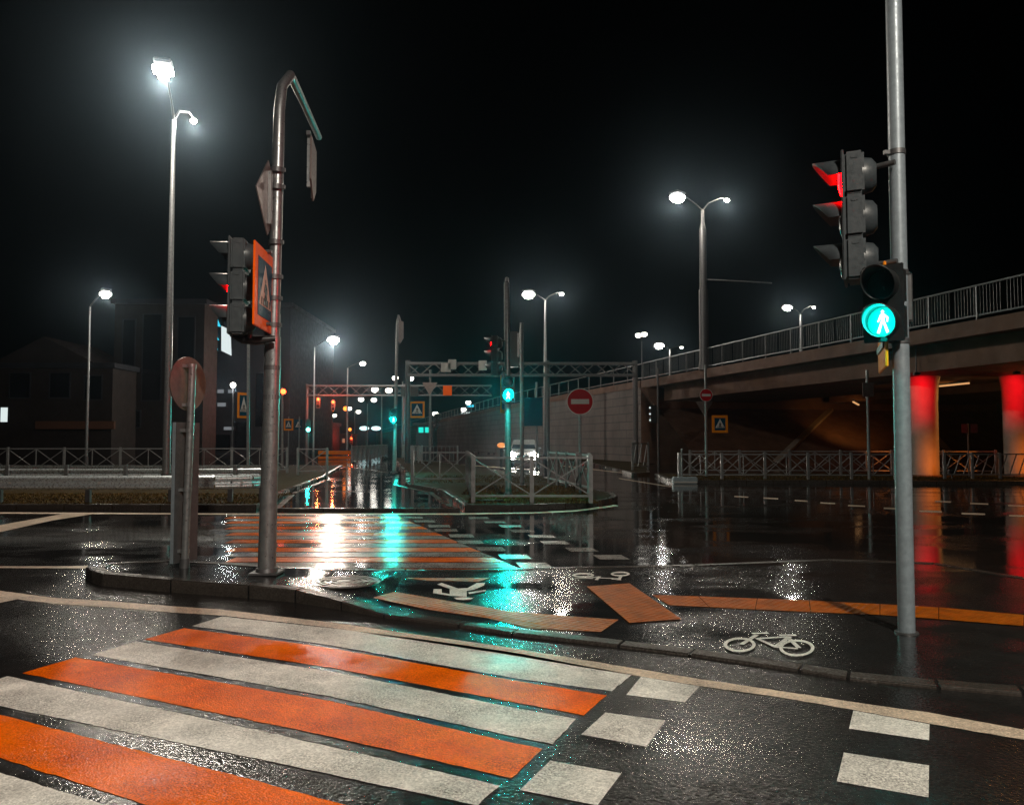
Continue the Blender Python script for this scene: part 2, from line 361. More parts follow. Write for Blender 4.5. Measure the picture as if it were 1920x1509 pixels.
# ------------------------------------------------------------------ traffic island
ST = [((161,1084),(166,1066)), ((175,1093),(195,1057)), ((192,1098),(233,1053)), ((320,1110),(320,1050)), ((466,1121),(420,1054)), ((554,1129),(520,1062)), ((640,1143),(640,1066)),
      ((720,1158),(760,1067)), ((860,1176),(913,1067)), ((960,1191),(1000,1064)), ((1160,1214),(1150,1061)), ((1293,1230),(1300,1058)), ((1499,1260),(1450,1052)),
      ((1590,1275),(1550,1048)), ((1760,1292),(1754,1055)), ((1920,1306),(1920,1082)), ((2150,1330),(2150,1120)), ((2600,1370),(2600,1180))]
near = [G(a[0], a[1], 0) for a, b in ST]; hn = [hz(a[0]) for a, b in ST]
far = [G(b[0], b[1], hz(b[0])) for a, b in ST]
top = MB(); n = len(ST)
vs = [(p.x, p.y, h) for p, h in zip(near, hn)] + [tuple(p) for p in far]
top.add(vs, [(i, i + 1, n + i + 1, n + i) for i in range(n - 1)])
sk = [(p.x, p.y, -.05) for p in near] + [(p.x, p.y, -.05) for p in far]
top.add(vs + sk, [(2 * n + i, 2 * n + i + 1, i + 1, i) for i in range(n - 1)] + [(n + i, n + i + 1, 3 * n + i + 1, 3 * n + i) for i in range(n - 1)] + [(2 * n, 0, n, 3 * n)])
island = top.build('traffic_island', M['path']); struct(island)
def kerb_strip(edge, hs, inward, w, parent, lift=.005, out=.004, stone=1.0):
    """kerb stones with open joints along an edge: a top band and its outer face"""
    ed = []; acc = 0
    for (p, h), (q, k) in zip(zip(edge, hs), list(zip(edge, hs))[1:]):
        L = (q - p).length; n_ = max(1, round(L / stone))
        for i in range(n_): ed.append((p + (q - p) * (i / n_), h + (k - h) * i / n_, i))
    ed.append((edge[-1], hs[-1], 0))
    mb = MB(); m = len(ed); o_ = []; i_ = []
    for k in range(m):
        d = ed[min(k + 1, m - 1)][0] - ed[max(k - 1, 0)][0]; d = Vector((d.x, d.y)).normalized(); nn = Vector((-d.y, d.x)) * inward; p = ed[k][0]
        o_.append(Vector((p.x - nn.x * out, p.y - nn.y * out))); i_.append(Vector((p.x + nn.x * w, p.y + nn.y * w)))
    for k in range(m - 1):
        L = (o_[k + 1] - o_[k]).length
        if L < .03: continue
        e = min(.012 / L, .2) if L > .25 else 0; j = random.uniform(-.002, .002)
        def lp(u, v, t): return u + (v - u) * t
        a, b_ = lp(o_[k], o_[k + 1], e), lp(o_[k], o_[k + 1], 1 - e); c, d_ = lp(i_[k], i_[k + 1], e), lp(i_[k], i_[k + 1], 1 - e)
        h0, h1 = ed[k][1] + lift + j, ed[k + 1][1] + lift + j; bv = .012
        a2, b2 = a + (c - a).normalized() * bv, b_ + (d_ - b_).normalized() * bv
        V = [(a.x, a.y, -.02), (b_.x, b_.y, -.02), (b_.x, b_.y, h1 - bv), (a.x, a.y, h0 - bv), (a2.x, a2.y, h0), (b2.x, b2.y, h1), (d_.x, d_.y, h1), (c.x, c.y, h0), (c.x, c.y, -.02), (d_.x, d_.y, -.02)]
        F = [(0, 1, 2, 3), (3, 2, 5, 4), (4, 5, 6, 7), (7, 6, 9, 8), (0, 3, 4, 7, 8), (1, 9, 6, 5, 2)]
        mb.add(V, F if inward > 0 else [tuple(reversed(f)) for f in F])
    return mb.build('kerb', M['kerb'], parent)
kerb_strip([Vector((p.x, p.y, 0)) for p in near], hn, 1, .13, island)
kerb_strip([Vector((p.x, p.y, 0)) for p in far], [hz(b[0]) for a, b in ST], -1, .12, island)
def itile(pts, z=.005): return mark('tactile_paving', pts, M['tactile'], z, island, True)
itile([(698,1120),(740,1109),(960,1146),(1060,1154),(1160,1161),(1127,1184),(993,1177),(913,1158),(807,1143)])
itile([(1100,1099),(1180,1093),(1278,1160),(1180,1167)], .008)
itile([(761,1083),(919,1083),(897,1090),(800,1088)])
a0, a1 = [(1223,1115),(1310,1117.5),(1420,1121.5),(1517,1125),(1650,1132),(1760,1138),(1920,1152),(2200,1180)], [(1255,1134),(1330,1137.5),(1416,1142),(1520,1147),(1650,1152),(1760,1160),(1920,1173),(2240,1204)]
for i in range(len(a0) - 1):
    p, q, r_, s_ = a0[i], a0[i + 1], a1[i + 1], a1[i]
    e = .006
    itile([(p[0] + (q[0] - p[0]) * e, p[1]), (q[0] - (q[0] - p[0]) * e, q[1]), (r_[0] - (r_[0] - s_[0]) * e, r_[1]), (s_[0] + (r_[0] - s_[0]) * e, s_[1])])
def strokes(name, segs, w, z=.007, ell=()):
    mb = MB()
    for a, b in segs:
        p = G(*a, hz(a[0]) + z); q = G(*b, hz(b[0]) + z); d = (q - p); d.z = 0; d.normalize(); nn = Vector((-d.y, d.x, 0)) * w / 2
        p = p - d * w * .3; q = q + d * w * .3; z += .0006
        mb.add([p - nn, q - nn, q + nn, p + nn], [(0, 1, 2, 3)])
    for cx, cy, rx, ry, t in ell:
        z += .0006
        o = []; k = []
        for j in range(28):
            a = -2 * math.pi * j / 28
            o.append(G(cx + rx * math.cos(a), cy + ry * math.sin(a), hz(cx) + z)); k.append(G(cx + (rx - t) * math.cos(a), cy + (ry - t * .55) * math.sin(a), hz(cx) + z))
        mb.add(o + k, [(j, (j + 1) % 28, 28 + (j + 1) % 28, 28 + j) for j in range(28)])
    return mb.build(name, M['white_paint'], island)
strokes('bicycle_symbol', [((1413,1187),(1438,1186)), ((1418,1190),(1391,1207)), ((1420,1196.5),(1478,1193)), ((1420,1196.5),(1454,1212)), ((1454,1212),(1480,1193)), ((1454,1212),(1493,1215)), ((1464,1190),(1490,1190)), ((1478,1195),(1497,1213))], .035,
        ell=[(1387,1208,30,13.5,6.5), (1494,1214,33,15.5,6.5)])
strokes('bicycle_symbol', [((1079,1083.5),(1110,1084)), ((1098,1084),(1120,1081)), ((1118,1086.5),(1124,1080.5)), ((1122,1083),(1160,1084)), ((1148,1085),(1163,1086.5)), ((1160,1086.5),(1165,1078))], .035, ell=[(1163,1075.5,18,4.5,5), (1094,1078,20,4.5,5)])
def ipoly(pts, z=.008): return mark('walking_figure_symbol', pts, M['white_paint'], z, island, True)
def cs(x, y): return (760 + x / 8, 1060 + y / 8)
fig = [[(480,280),(545,258),(800,345),(690,355)], [(665,350),(920,335),(920,465),(665,450)], [(905,350),(1070,262),(1195,258),(1180,295),(1030,360),(910,380)], [(425,350),(545,352),(548,405),(668,425),(668,452),(415,412)], [(945,398),(1205,362),(1208,382),(955,425)], [(725,480),(870,470),(1015,485),(980,505),(870,515),(770,508)]]
mb = MB(); zz = .006
for f_ in fig:
    ps = [G(*cs(*p), hz(860) + zz) for p in f_]; zz += .0007
    nn = len(ps); ar = sum(ps[i].x * ps[(i + 1) % nn].y - ps[(i + 1) % nn].x * ps[i].y for i in range(nn))
    if ar < 0: ps.reverse()
    mb.add(ps, [tuple(range(nn))])
mb.build('walking_figure_symbol', M['white_paint'], island)
# manhole
mc = G(645, 1091, .082)
mh = thing('manhole_cover', 'round ringed manhole cover in the wet island behind the orange tiles', 'manhole cover', mc)
prof = [(.325,.0),(.325,.012),(.30,.012),(.295,.004),(.26,.004),(.255,.014),(.235,.014),(.23,.004),(.20,.004),(.195,.014),(.175,.014),(.17,.004),(.14,.004),(.135,.014),(.115,.014),(.11,.004),(.07,.004),(.065,.012),(.0,.012)]
mb = MB(); nn = 40
for i, (r, z) in enumerate(prof): mb.v += [(r * math.cos(2 * math.pi * k / nn), r * math.sin(2 * math.pi * k / nn), z) for k in range(nn)]
mb.f = [(i * nn + k, i * nn + (k + 1) % nn, (i + 1) * nn + (k + 1) % nn, (i + 1) * nn + k) for i in range(len(prof) - 1) for k in range(nn)]; mb.sm = [False] * len(mb.f)
mb.build('cover', M['iron'], mh); MB().add([(r * math.cos(2 * math.pi * k / nn), r * math.sin(2 * math.pi * k / nn), .002) for r in (.36, .326) for k in range(nn)], [(k, (k + 1) % nn, nn + (k + 1) % nn, nn + k) for k in range(nn)]).build('rim', M['iron'], mh)

# ------------------------------------------------------------------ verges (raised ground with kerbs)
def verge(name, pts, z, mat_top, kerb=True):
    n_ = len(pts); ar = sum(pts[i][0] * pts[(i + 1) % n_][1] - pts[(i + 1) % n_][0] * pts[i][1] for i in range(n_))
    pts = [Vector((p[0], p[1])) for p in pts]
    if ar < 0: pts.reverse()
    o = MB().slab(pts, -.05, z).build(name, mat_top); struct(o)
    if kerb:
        ed = pts + [pts[0]]
        kerb_strip([Vector((p.x, p.y, 0)) for p in ed], [z] * len(ed), 1, .14, o)
    return o
def gp(*l): return [G(x, y, 0).xy for x, y in l]
verge_l = verge('verge', [(-40, 16.9)] + gp((-60,956.5),(300,956.5),(480,957),(505,950)) + [(-6.3,22),(-7.2,30),(-9.5,44),(-60,44)], .12, M['grass_soil'])
path_far = verge('path', gp((512,957.5),(700,958),(862,958)) + [(-1.5,18.3),(-2.2,22),(-3.7,25.5),(-4.9,34),(-9.2,44),(-8.9,36),(-7.0,29.8),(-6.15,22)], .05, M['flooded_path'], True)
verge_c = verge('verge', gp((872,957),(960,957.5),(1060,954),(1120,949.5),(1150,943),(1158,938),(1148,931)) + [(1.9,24),(1.2,31),(-2.5,44),(-8.6,64),(-9.4,62),(-4.6,34),(-3.45,25.5),(-1.95,22),(-1.25,18.3)], .12, M['grass_soil'])
verge_r = verge('verge', gp((1262,905),(1300,906.5),(1500,907),(1700,908),(1925,909)) + [(26,27),(26,32.5),(12,33.5),(6.0,33.0),(5.7,29)], .12, M['grass_soil'])
verge_w = verge('verge', [(5.2,33.5),(6.0,34.2),(8.6,49.6),(3.4,70.4),(-6,107),(-7,106.6),(1.5,72),(4.9,49)], .12, M['grass_soil'])
# grass blades
def blades(name, polys, count, z, label):
    mb = MB()
    for (x0, x1, y0, y1), c in polys:
        for _ in range(c):
            x = random.uniform(x0, x1); yy = random.uniform(y0, y1); h = random.uniform(.02, .055); a = random.uniform(0, 6.28); w = .012
            dx, dy = math.cos(a) * w, math.sin(a) * w; lx, ly = random.uniform(-.05, .05), random.uniform(-.05, .05)
            mb.add([(x - dx, yy - dy, z), (x + dx, yy + dy, z), (x + lx, yy + ly, z + h)], [(0, 1, 2)])
    o = mb.build(name, M['grass']); o['kind'] = 'stuff'; o['label'] = label; return o
blades('grass', [((-14, -5.6, 17.2, 20.5), 9000)], 0, .12, 'short brown grass under the guard rails')
blades('grass', [((-1.0, 1.9, 17.35, 20), 6000), ((-1.3, 1.9, 20, 24), 3500), ((-3.3, 1.2, 25.6, 31), 2500)], 0, .12, 'short brown grass inside the barrier fence on the central island')
blades('grass', [((6.2, 19.5, 27.4, 31.5), 9000)], 0, .12, 'short grass along the fence before the bridge')

# ------------------------------------------------------------------ street lamps
LG = 'tall street lamps along the roads'
def street_lamp(label, pole_px, ytop, D, heads, r=(.10, .05), zbase=0, power=900, lens=(.62, .42), glass='lamp_glass', lit=True, arm_rise=.25, group=LG, lightcol=WARM, pole_mat='galv', bracket=False, collar=False):
    t = A(pole_px, ytop, D); b = Vector((t.x, t.y, zbase))
    o = thing('street_lamp', label, 'street lamp', b, 0, group); H = t.z - zbase
    mb = MB().cyl((0, 0, 0), (0, 0, H), r[0], r[1], 14); mb.build('pole', M[pole_mat], o)
    MB().cyl((0, 0, 0), (0, 0, min(.5, H * .05)), r[0] * 1.35, r[0] * 1.2, 14).build('base_sleeve', M['galv_dark'], o)
    if collar: MB().cyl((0, 0, H * .50), (0, 0, H * .88), r[0] * .86, r[0] * .80, 14).cyl((0, 0, H * .88), (0, 0, H * .93), r[0] * .8, r[1] * 1.05, 14).cyl((0, 0, 0), (0, 0, H * .5), r[0] * 1.08, r[0] * 1.06, 14).build('pole_sleeve', M[pole_mat], o)
    if bracket: MB().tube([(0, 0, H * .565), (1.8, .05, H * .556), (3.75, .1, H * .545)], .035, 8).build('bracket_arm', M['galv_dark'], o)
    for hx, hy, hD, pw in heads:
        k_ = 1 if pw >= 1 or not lit else .36
        h = A(hx, hy, hD) - b
        d = Vector((h.x, h.y, 0)); L = d.length; d.normalize()
        MB().tube([(0, 0, H - .25), (0, 0, H), tuple(d * L * .25 + Vector((0, 0, H + (h.z - H) * .6))), tuple(d * L * .75 + Vector((0, 0, h.z + .10))), tuple(Vector((h.x, h.y, h.z + .12)))], [.045, .04, .03, .025, .025], 8).build('arm', M['black'], o)
        ang = math.atan2(d.y, d.x)
        hd = MB(); q = Matrix.Translation(h) @ Matrix.Rotation(ang, 4, 'Z')
        hd.bbox((0, 0, .10), (lens[0] * k_ * .8, lens[1] * k_ * .8, .12), .04, None, q); hh = hd.build('lamp_head', M['galv_dark'], o)
        ls = MB().bbox((0, 0, -lens[1] * .22 * k_), (lens[0] * .84 * k_, lens[1] * .84 * k_, lens[1] * .62 * k_), lens[1] * .2 * k_) if pw >= 1 else MB().ell((0, 0, 0), (lens[0] / 2 * k_, lens[1] / 2 * k_, lens[1] * .40 * k_), 18, 12, -1, 0.45); ls.v = [tuple(q @ Vector(p) + Vector((0, 0, .03))) for p in ls.v]
        ls.build('lamp_glass', M[glass], hh)
        if lit and pw: lamp('lamp_light', (h.x, h.y, h.z - lens[1] * .36 * k_ - .1), lightcol, power * pw, .22, o)
    return o
street_lamp('tallest lamp with the biggest glare, behind the guard rails at the picture\'s upper left', 326, 225, 24, [(306, 126, 21.7, 1), (363, 229, 26.3, .35)], (.125, .06), power=4200, lens=(.7, .62), arm_rise=.2)
street_lamp('slim single-arm lamp before the dark buildings, leftmost in the picture', 169, 575, 50, [(198, 548, 47, 1)], (.10, .05), power=900, lens=(.8, .7))
street_lamp('bright single lamp over the far road right of the hooked signal pole', 590, 650, 71, [(625, 633, 66, 1)], (.11, .06), power=9000, lens=(1.15, 1.05))
street_lamp('second lamp along the far road, its head small and its pole tealish', 652, 690, 88, [(680, 680, 85, 1)], (.13, .07), power=700, lens=(.8, .6))
street_lamp('double-headed lamp on a thick pole rising from the bridge edge', 1317, 395, 42, [(1270, 366, 40.5, 1), (1363, 377, 43, .4)], (.235, .085), zbase=5.3, power=1500, lens=(.95, .75), collar=True, bracket=True, pole_mat='galv_dark')
street_lamp('double-headed lamp behind the central signal pole, above the retaining wall', 1022, 563, 58, [(991, 548, 56, 1), (1053, 552, 59, .4)], (.17, .07), power=1100, lens=(1.0, .9))
street_lamp('small lamp over the ramp with one bright head and one dim', 1256, 655, 85, [(1236, 645, 83, 1), (1278, 652, 87, 0)], (.2, .10), zbase=4.2, power=1300, lens=(1.15, 1.0))
street_lamp('lamp on the bridge deck between the thick pole and the right signal pole', 1501, 590, 76, [(1476, 574, 74, 1), (1526, 577, 78, .3)], (.24, .12), zbase=5.3, power=900, lens=(1.05, .85))
FG = 'small lamps far along the road'
for lab, px, yt, D, hs in (
    ('far double lamp seen just past the teal-lit signal pole', 755, 716, 110, [(741, 709, 110, .0), (770, 710, 110, 0)]),
    ('far double lamp under the second gantry beam', 716, 742, 130, [(703, 731, 130, 0), (729, 732, 130, 0)]),
    ('far double lamp, third of the row toward the vanishing point', 689, 757, 160, [(677, 749, 160, 0), (701, 750, 160, 0)]),
    ('farthest double lamp beside the amber lights', 665, 772, 190, [(655, 766, 190, 0), (672, 772, 190, 0)]),
    ('tiny double lamp left of the amber lights over the kiosk', 612, 784, 200, [(602, 780, 200, 0), (627, 779, 200, 0)]),
    ('tiny pair of lights high over the ramp beside the bridge railing', 1203, 640, 150, [(1197, 629, 150, 0), (1208, 627, 150, 0)]),
    ('single lamp peeping past the yellow framed sign on the give-way post', 816, 790, 120, [(816, 776, 119, 0)]),
    ('two stacked white lamps above the pale lit shop letters', 871, 775, 170, [(878, 755, 170, 0), (869, 768, 170, 0)])):
    street_lamp(lab, px, yt, D, hs, (.16, .10), glass='lamp_glass_far', lens=(.9, .9) if D < 125 else (1.2, 1.2), lit=False, group=FG)
for lab, x, yy, D, s in (('amber lamp above the kiosk roof', 622, 769, 150, .6), ('amber lamp of the pair in the middle of the far road', 648, 766, 150, .8), ('lower amber lamp of the far cluster, beside the red light', 656, 805, 140, .5),
                 ('dim amber lamp left of the two red signals', 556, 758, 120, .6), ('tiny amber lamp over the parked row', 634, 810, 140, .4)):
    t = A(x, yy, D); o = thing('amber_lamp', lab, 'lamp', (t.x, t.y, 0), 0, 'amber lamps far down the road')
    MB().cyl((0, 0, 0), (0, 0, t.z), .07, .05, 8).build('pole', M['galv_dark'], o)
    MB().ell((0, 0, t.z), (s * .6, s * .6, s * .55), 12, 8).build('lamp_glass', M['amber_glass'], o)
# lamp behind the photographer that lights the near crossing
street_lamp('street lamp on the near kerb behind the crossing', 960, 500, -9, [], (.12, .06)) if False else None
o = thing('street_lamp', 'street lamp on the near pavement, out of the picture', 'street lamp', (4.6, -8.5, 0), 0, LG)
MB().cyl((0, 0, 0), (0, 0, 11), .12, .06, 14).build('pole', M['galv'], o)
MB().tube([(0, 0, 10.8), (0, .2, 11.3), (-.2, 1.2, 11.6), (-.3, 2.0, 11.6)], .04, 8).build('arm', M['galv'], o)
MB().bbox((-.35, 2.3, 11.6), (.35, .8, .14), .04).build('lamp_head', M['galv_dark'], o)
MB().ell((-.35, 2.3, 11.53), (.15, .33, .08), 16, 8, -1, 0).build('lamp_glass', M['lamp_glass'], o)
spot('lamp_light', (-.35, 2.3, 11.35), (-.35, 3.4, 0), WARM, 10000, 150, .2, o, .45)

# ------------------------------------------------------------------ signals
def visor(mb, cz, r, L, n=24, gap=180, short=.8):
    """tunnel visor sticking out of the front (-Y), open below"""
    a0, a1 = R(-90 + gap / 2), R(270 - gap / 2); vo = []; vi = []
    for i in range(n + 1):
        a = a0 + (a1 - a0) * i / n; l = L * max(.04, (math.sin(a) + short) / (1 + short))
        for rr in (r, r - .008): vo.append((math.cos(a) * rr, 0, cz + math.sin(a) * rr)); vo.append((math.cos(a) * rr, -l, cz + math.sin(a) * rr))
    f = []
    for i in range(n):
        k = i * 4; j = k + 4
        f += [(k, k + 1, j + 1, j), (k + 2, j + 2, j + 3, k + 3), (k + 1, k + 3, j + 3, j + 1)]
    mb.add(vo, f, True); return mb
def traffic_light(label, loc, rz, lit=0, s=1.0, colour='red', power=0, bracket=None, lensm=None):
    o = thing('traffic_light', label, 'traffic light', loc, rz, 'three-lens traffic lights'); o.scale = (s, s, s)
    hb = MB()
    for k in range(3): hb.bbox((0, 0, .35 * (1 - k)), (.33, .15, .346), .02)
    hb.bbox((0, -.085, 0), (.40, .02, 1.07), .008)
    for k in range(3):
        cz = .35 * (1 - k)
        hb.tube([(0, .06, cz), (0, .13, cz), (0, .165, cz)], [.15, .135, .09], 18)
        hb.box((.167, .0, cz + .12), (.006, .05, .02)); hb.box((-.167, .0, cz + .12), (.006, .05, .02))
    house = hb.build('housing', M['housing'], o)
    for k in range(3):
        cz = .35 * (1 - k)
        v = visor(MB(), cz, .155, .23); v.v = [(x, y_ - .096, z) for x, y_, z in v.v]; v.build('visor', M['housing'] if s > .9 else M['black'], o)
        ls = MB().ell((0, 0, 0), (.145, .145, .03), 20, 6, -1, 0)
        ls.v = [(x, -.10 + z, cz + y_) for x, y_, z in ls.v]
        ls.build('lens', M[lensm or 'red_lens'] if k == lit else M['dark_lens'], o)
    if bracket:
        for z in (-.40, .40): MB().tube([(0, .05, z), bracket[0] + Vector((0, 0, z))], .022, 8).build('bracket', M['galv_dark'], o)
    if power:
        cz = .35 * (1 - lit); spot('signal_light', (0, -.16, cz), (0, -1.2, cz - .0), RED, power, 130, .1, o)
    return o
MAN = [[(-.05,.37),(-.02,.42),(.03,.42),(.06,.37),(.04,.30),(-.03,.30)], [(-.07,.28),(.08,.28),(.07,.0),(-.05,.0)], [(-.07,.28),(-.045,.19),(-.13,-.01),(-.18,.01)], [(.07,.28),(.20,.15),(.18,-.02),(.13,-.01),(.14,.12),(.06,.18)], [(-.05,.03),(.02,.03),(-.11,-.42),(-.20,-.40)], [(-.005,.03),(.07,.03),(.21,-.38),(.13,-.42)]]
def man(mb, s, cz, y0, thick=.004, cx=0):
    for i, p in enumerate(MAN): mb.prism([(cx + x * s, cz + z * s) for x, z in p], y0 - .0005 * i, y0 + thick)
    return mb
def ped_light(label, loc, rz, power, big=True, s=1.0):
    o = thing('pedestrian_signal', label, 'pedestrian signal', loc, rz, 'pedestrian signals showing the green walking figure'); o.scale = (s, s, s)
    hb = MB().bbox((0, .02, .155), (.29, .16, .306), .02).bbox((0, .02, -.155), (.29, .16, .306), .02).bbox((0, -.068, 0), (.33, .016, .66), .006); hb.build('housing', M['black'], o)
    for k, cz in enumerate((.16, -.16)):
        v = visor(MB(), cz, .138, .23, gap=20, short=1.6); v.v = [(x, y_ - .077, z) for x, y_, z in v.v]; v.build('visor', M['black'], o)
        ls = MB().ell((0, 0, 0), (.128, .128, .015), 24, 6, -1, 0); ls.v = [(x, -.08 + z, cz + y_) for x, y_, z in ls.v]
        lens = ls.build('lens', M['teal_lens'] if k else M['dark_lens'], o)
        if k: man(MB(), .235, cz, -.103).build('walking_figure', M['teal_man'], lens)
    lamp('signal_light', (0, -.17, -.16), TEAL, power, .05, o)
    return o
def pole(name, label, cat, base, top, r0, r1, n=16, group=None, mat='galv', plate=True):
    o = thing(name, label, cat, base, 0, group); t = Vector(top) - Vector(base)
    MB().cyl((0, 0, 0), t, r0, r1, n).build('pole', M[mat], o)
    if plate: MB().bbox((0, 0, .012), (r0 * 3.4, r0 * 3.4, .024), .006).cyl((0, 0, .02), (0, 0, .09), r0 * 1.18, r0 * 1.12, n).build('base_plate', M['galv_dark'], o)
    return o

# signs, all built facing -Y about their centre
def tri_inside(s):
    return [(0, .30 * s), (-.30 * s, -.26 * s), (.30 * s, -.26 * s)]
def crossing_sign(label, loc, rz, w, h, film='fluo', border=.1, tri='white_film', group='square crossing signs with a bright border', back=True):
    o = thing('crossing_sign', label, 'crossing sign', loc, rz, group)
    MB().bbox((0, .012, 0), (w, .02, h), .006).build('plate', M[film], o)
    if back: MB().box((0, .030, h * .28), (w * .8, .012, .05)).box((0, .030, -h * .28), (w * .8, .012, .05)).build('mounting_rail', M['galv_dark'], o)
    b = border; w2, h2 = w / 2 - b, h / 2 - b
    fld = MB().prism([(-w2, -h2), (w2, -h2), (w2, h2), (-w2, h2)], -.0025, .003).build('blue_field', M['blue'], o)
    MB().prism([(0, h2 * .86), (-w2 * .88, -h2 * .62), (w2 * .88, -h2 * .62)], -.005, -.001).build('white_triangle', M[tri], fld)
    f = MB(); sc = min(w2, h2) * 1.15; man(f, sc, -h2 * .12, -.0085, .004)
    for k in range(5):
        x = (-.56 + .28 * k) * w2; f.prism([(x, -h2 * .58), (x + w2 * .07, -h2 * .58), (x + w2 * .07, -h2 * .34), (x, -h2 * .34)], -.0105, -.004)
    f.build('walking_figure', M['black_film'], fld)
    return o
def disc(mb, r, y0, y1, n=36, cx=0, cz=0):
    return mb.prism([(cx + r * math.cos(2 * math.pi * i / n), cz + r * math.sin(2 * math.pi * i / n)) for i in range(n)], y0, y1)
def no_entry(o, c, r):
    p = disc(MB(), r, c[1], c[1] + .012, 36, c[0], c[2]).build('sign_plate', M['white_film'], o)
    disc(MB(), r * .94, c[1] - .003, c[1] + .002, 36, c[0], c[2]).build('red_disc', M['red_film'], p)
    MB().box((c[0], c[1] - .005, c[2]), (r * 1.35, .004, r * .36)).build('white_bar', M['white_film'], p)
def yield_back(o, c, s, mat='sign_back'):
    MB().prism([(c[0] - s, c[2] + s * .55), (c[0] + s, c[2] + s * .55), (c[0], c[2] - s * 1.15)], c[1], c[1] + .012).build('give_way_plate', M[mat], o)

# --- near left: hooked pole with its signs
bL = G(500, 1075, .12)
Y0 = bL.y
topL = A(524, 205, Y0 + .05); 
o = thing('signal_pole', 'tall galvanised pole with a hooked top standing on the near island', 'pole', bL)
t1 = A(512, 640, Y0) - bL; t2 = topL - bL; e1 = A(545, 141, Y0 + .25) - bL; e2 = A(571, 197, Y0 + .95) - bL; e3 = A(598, 258, Y0 + 1.75) - bL
MB().tube([(0, 0, 0), tuple(t1 * .5), tuple(t1), tuple(t1 * 1.02)], [.092, .086, .08, .078], 20).build('pole', M['galv'], o)
MB().tube([tuple(t1 * 1.0), tuple(t1 + (t2 - t1) * .5), tuple(t1 + (t2 - t1) * .88), tuple(t2), tuple(t2 * .45 + e1 * .55 + Vector((-.03, -.03, .03))), tuple(e1), tuple(e1 * .85 + e2 * .15), tuple(e2), tuple(e3)], [.066, .063, .06, .058, .055, .052, .047, .042, .040], 18).build('hooked_arm', M['galv'], o)
MB().bbox((0, 0, .012), (.30, .30, .024), .006).cyl((0, 0, .02), (0, 0, .06), .115, .105, 18).build('base_plate', M['galv_dark'], o)
for yy in (455, 520, 560, 610, 320, 352, 690, 745): 
    p = A(500 + (1075 - yy) * .0245 + 1, yy, Y0) - bL; MB().cyl(p - Vector((0, 0, .025)), p + Vector((0, 0, .025)), .083 if yy > 640 else .071, None, 16).box(p + Vector((.08, -.02, 0)), (.03, .03, .04)).build('clamp', M['galv_dark'], o)
# hanging sign on the arm end
p = A(588, 262, Y0 + 1.65)
o = thing('hanging_sign', 'narrow edge-on sign with a pointed lower end hanging from the hooked arm', 'sign', p, R(98))
MB().prism([(-.28, -.06), (.28, -.06), (.28, -.60), (0, -.80), (-.28, -.60)], -.01, .01).build('plate', M['sign_back'], o)
for sx in (-.22, .22):
    MB().box((sx, .03, -.34), (.05, .04, .70)).build('mounting_rail', M['galv'], o)
MB().box((0, .03, -.03), (.62, .05, .05)).build('top_clamp', M['galv_dark'], o)
# diamond priority sign
p = A(503, 371, Y0 - .12)
o = thing('diamond_sign', 'diamond shaped sign seen edge-on and from behind near the hooked pole top', 'sign', p, R(-90))
MB().prism([(-.38, 0), (0, -.40), (.38, 0), (0, .40)], -.012, .0).build('plate', M['sign_back'], o)
MB().box((0, .02, 0), (.05, .035, .56)).build('mounting_rail', M['galv'], o)
# crossing sign
pl = A(478, 531, 7.45); pr = A(514, 555, 8.25); c = (pl + pr) / 2; w = (pr - pl).xy.length
rz = math.atan2(pr.y - pl.y, pr.x - pl.x)
crossing_sign('large red-orange bordered crossing sign at a steep angle on the hooked pole', c, rz, w, .82, 'fluo_red', .12, 'pink_film')
# traffic light
pT = A(451, 540, 7.95)
traffic_light('traffic light facing away left beside the red-orange crossing sign, red glow under its middle visor', pT, R(-83), 1, .93, power=30, bracket=[Vector((.05, .34, 0))])
o = thing('signal_bracket', 'dark dished bracket under the near left traffic light', 'bracket', A(470, 630, 8.0))
MB().tube([(-.20, 0, .02), (-.08, 0, -.03), (.06, 0, -.045), (.24, .04, -.02)], [.03, .05, .05, .03], 10).build('arm', M['black'], o)
MB().cyl((.0, -.03, -.03), (.0, -.03, .12), .025, .025, 10).build('stub', M['galv_dark'], o)
p = A(506, 690, Y0 + .1)
o = thing('signal_cabinet', 'narrow grey signal box clamped to the hooked pole below the crossing sign', 'signal box', p, R(-80))
MB().bbox((0, 0, 0), (.26, .10, .56), .02).build('housing', M['housing'], o); MB().bbox((0, .02, .45), (.28, .14, .34), .02).build('dark_section', M['black'], o)
# round sign back + post + panel
bS = G(346, 1064, .12)
o = thing('round_sign', 'round sign seen from behind on a grey post on the island', 'sign', bS)
tp = A(361, 684, bS.y) - bS
MB().cyl((0, 0, 0), tp, .04, .04, 16).build('post', M['galv'], o)
MB().cyl((0, 0, 0), (0, 0, .10), .052, .05, 14).build('base_collar', M['galv_dark'], o)
q = A(355, 719, bS.y + .04) - bS
dz = disc(MB(), .30, -.008, .008, 40); Mx = Matrix.Translation(q + Vector((-.035, .05, 0))) @ Matrix.Rotation(R(-105), 4, 'Z'); dz.v = [tuple(Mx @ Vector(v)) for v in dz.v]
pl_ = dz.build('sign_plate', M['sign_back'], o)
for yy in (686, 759, 807, 918, 1033):
    c_ = A(360 - (yy - 684) * .037, yy, bS.y) - bS; MB().cyl(c_ - Vector((0, 0, .02)), c_ + Vector((0, 0, .02)), .046, None, 14).box(c_ + Vector((-.075, 0, 0)), (.10, .03, .035)).build('clamp', M['galv'], o)
bP = A(350, 925, bS.y + .10)
o = thing('marker_panel', 'tall narrow marker panel with folded edges, seen from behind below the round sign', 'sign', (bP.x, bP.y, .12), R(-112))
hP = A(350, 792, bP.y).z - .12
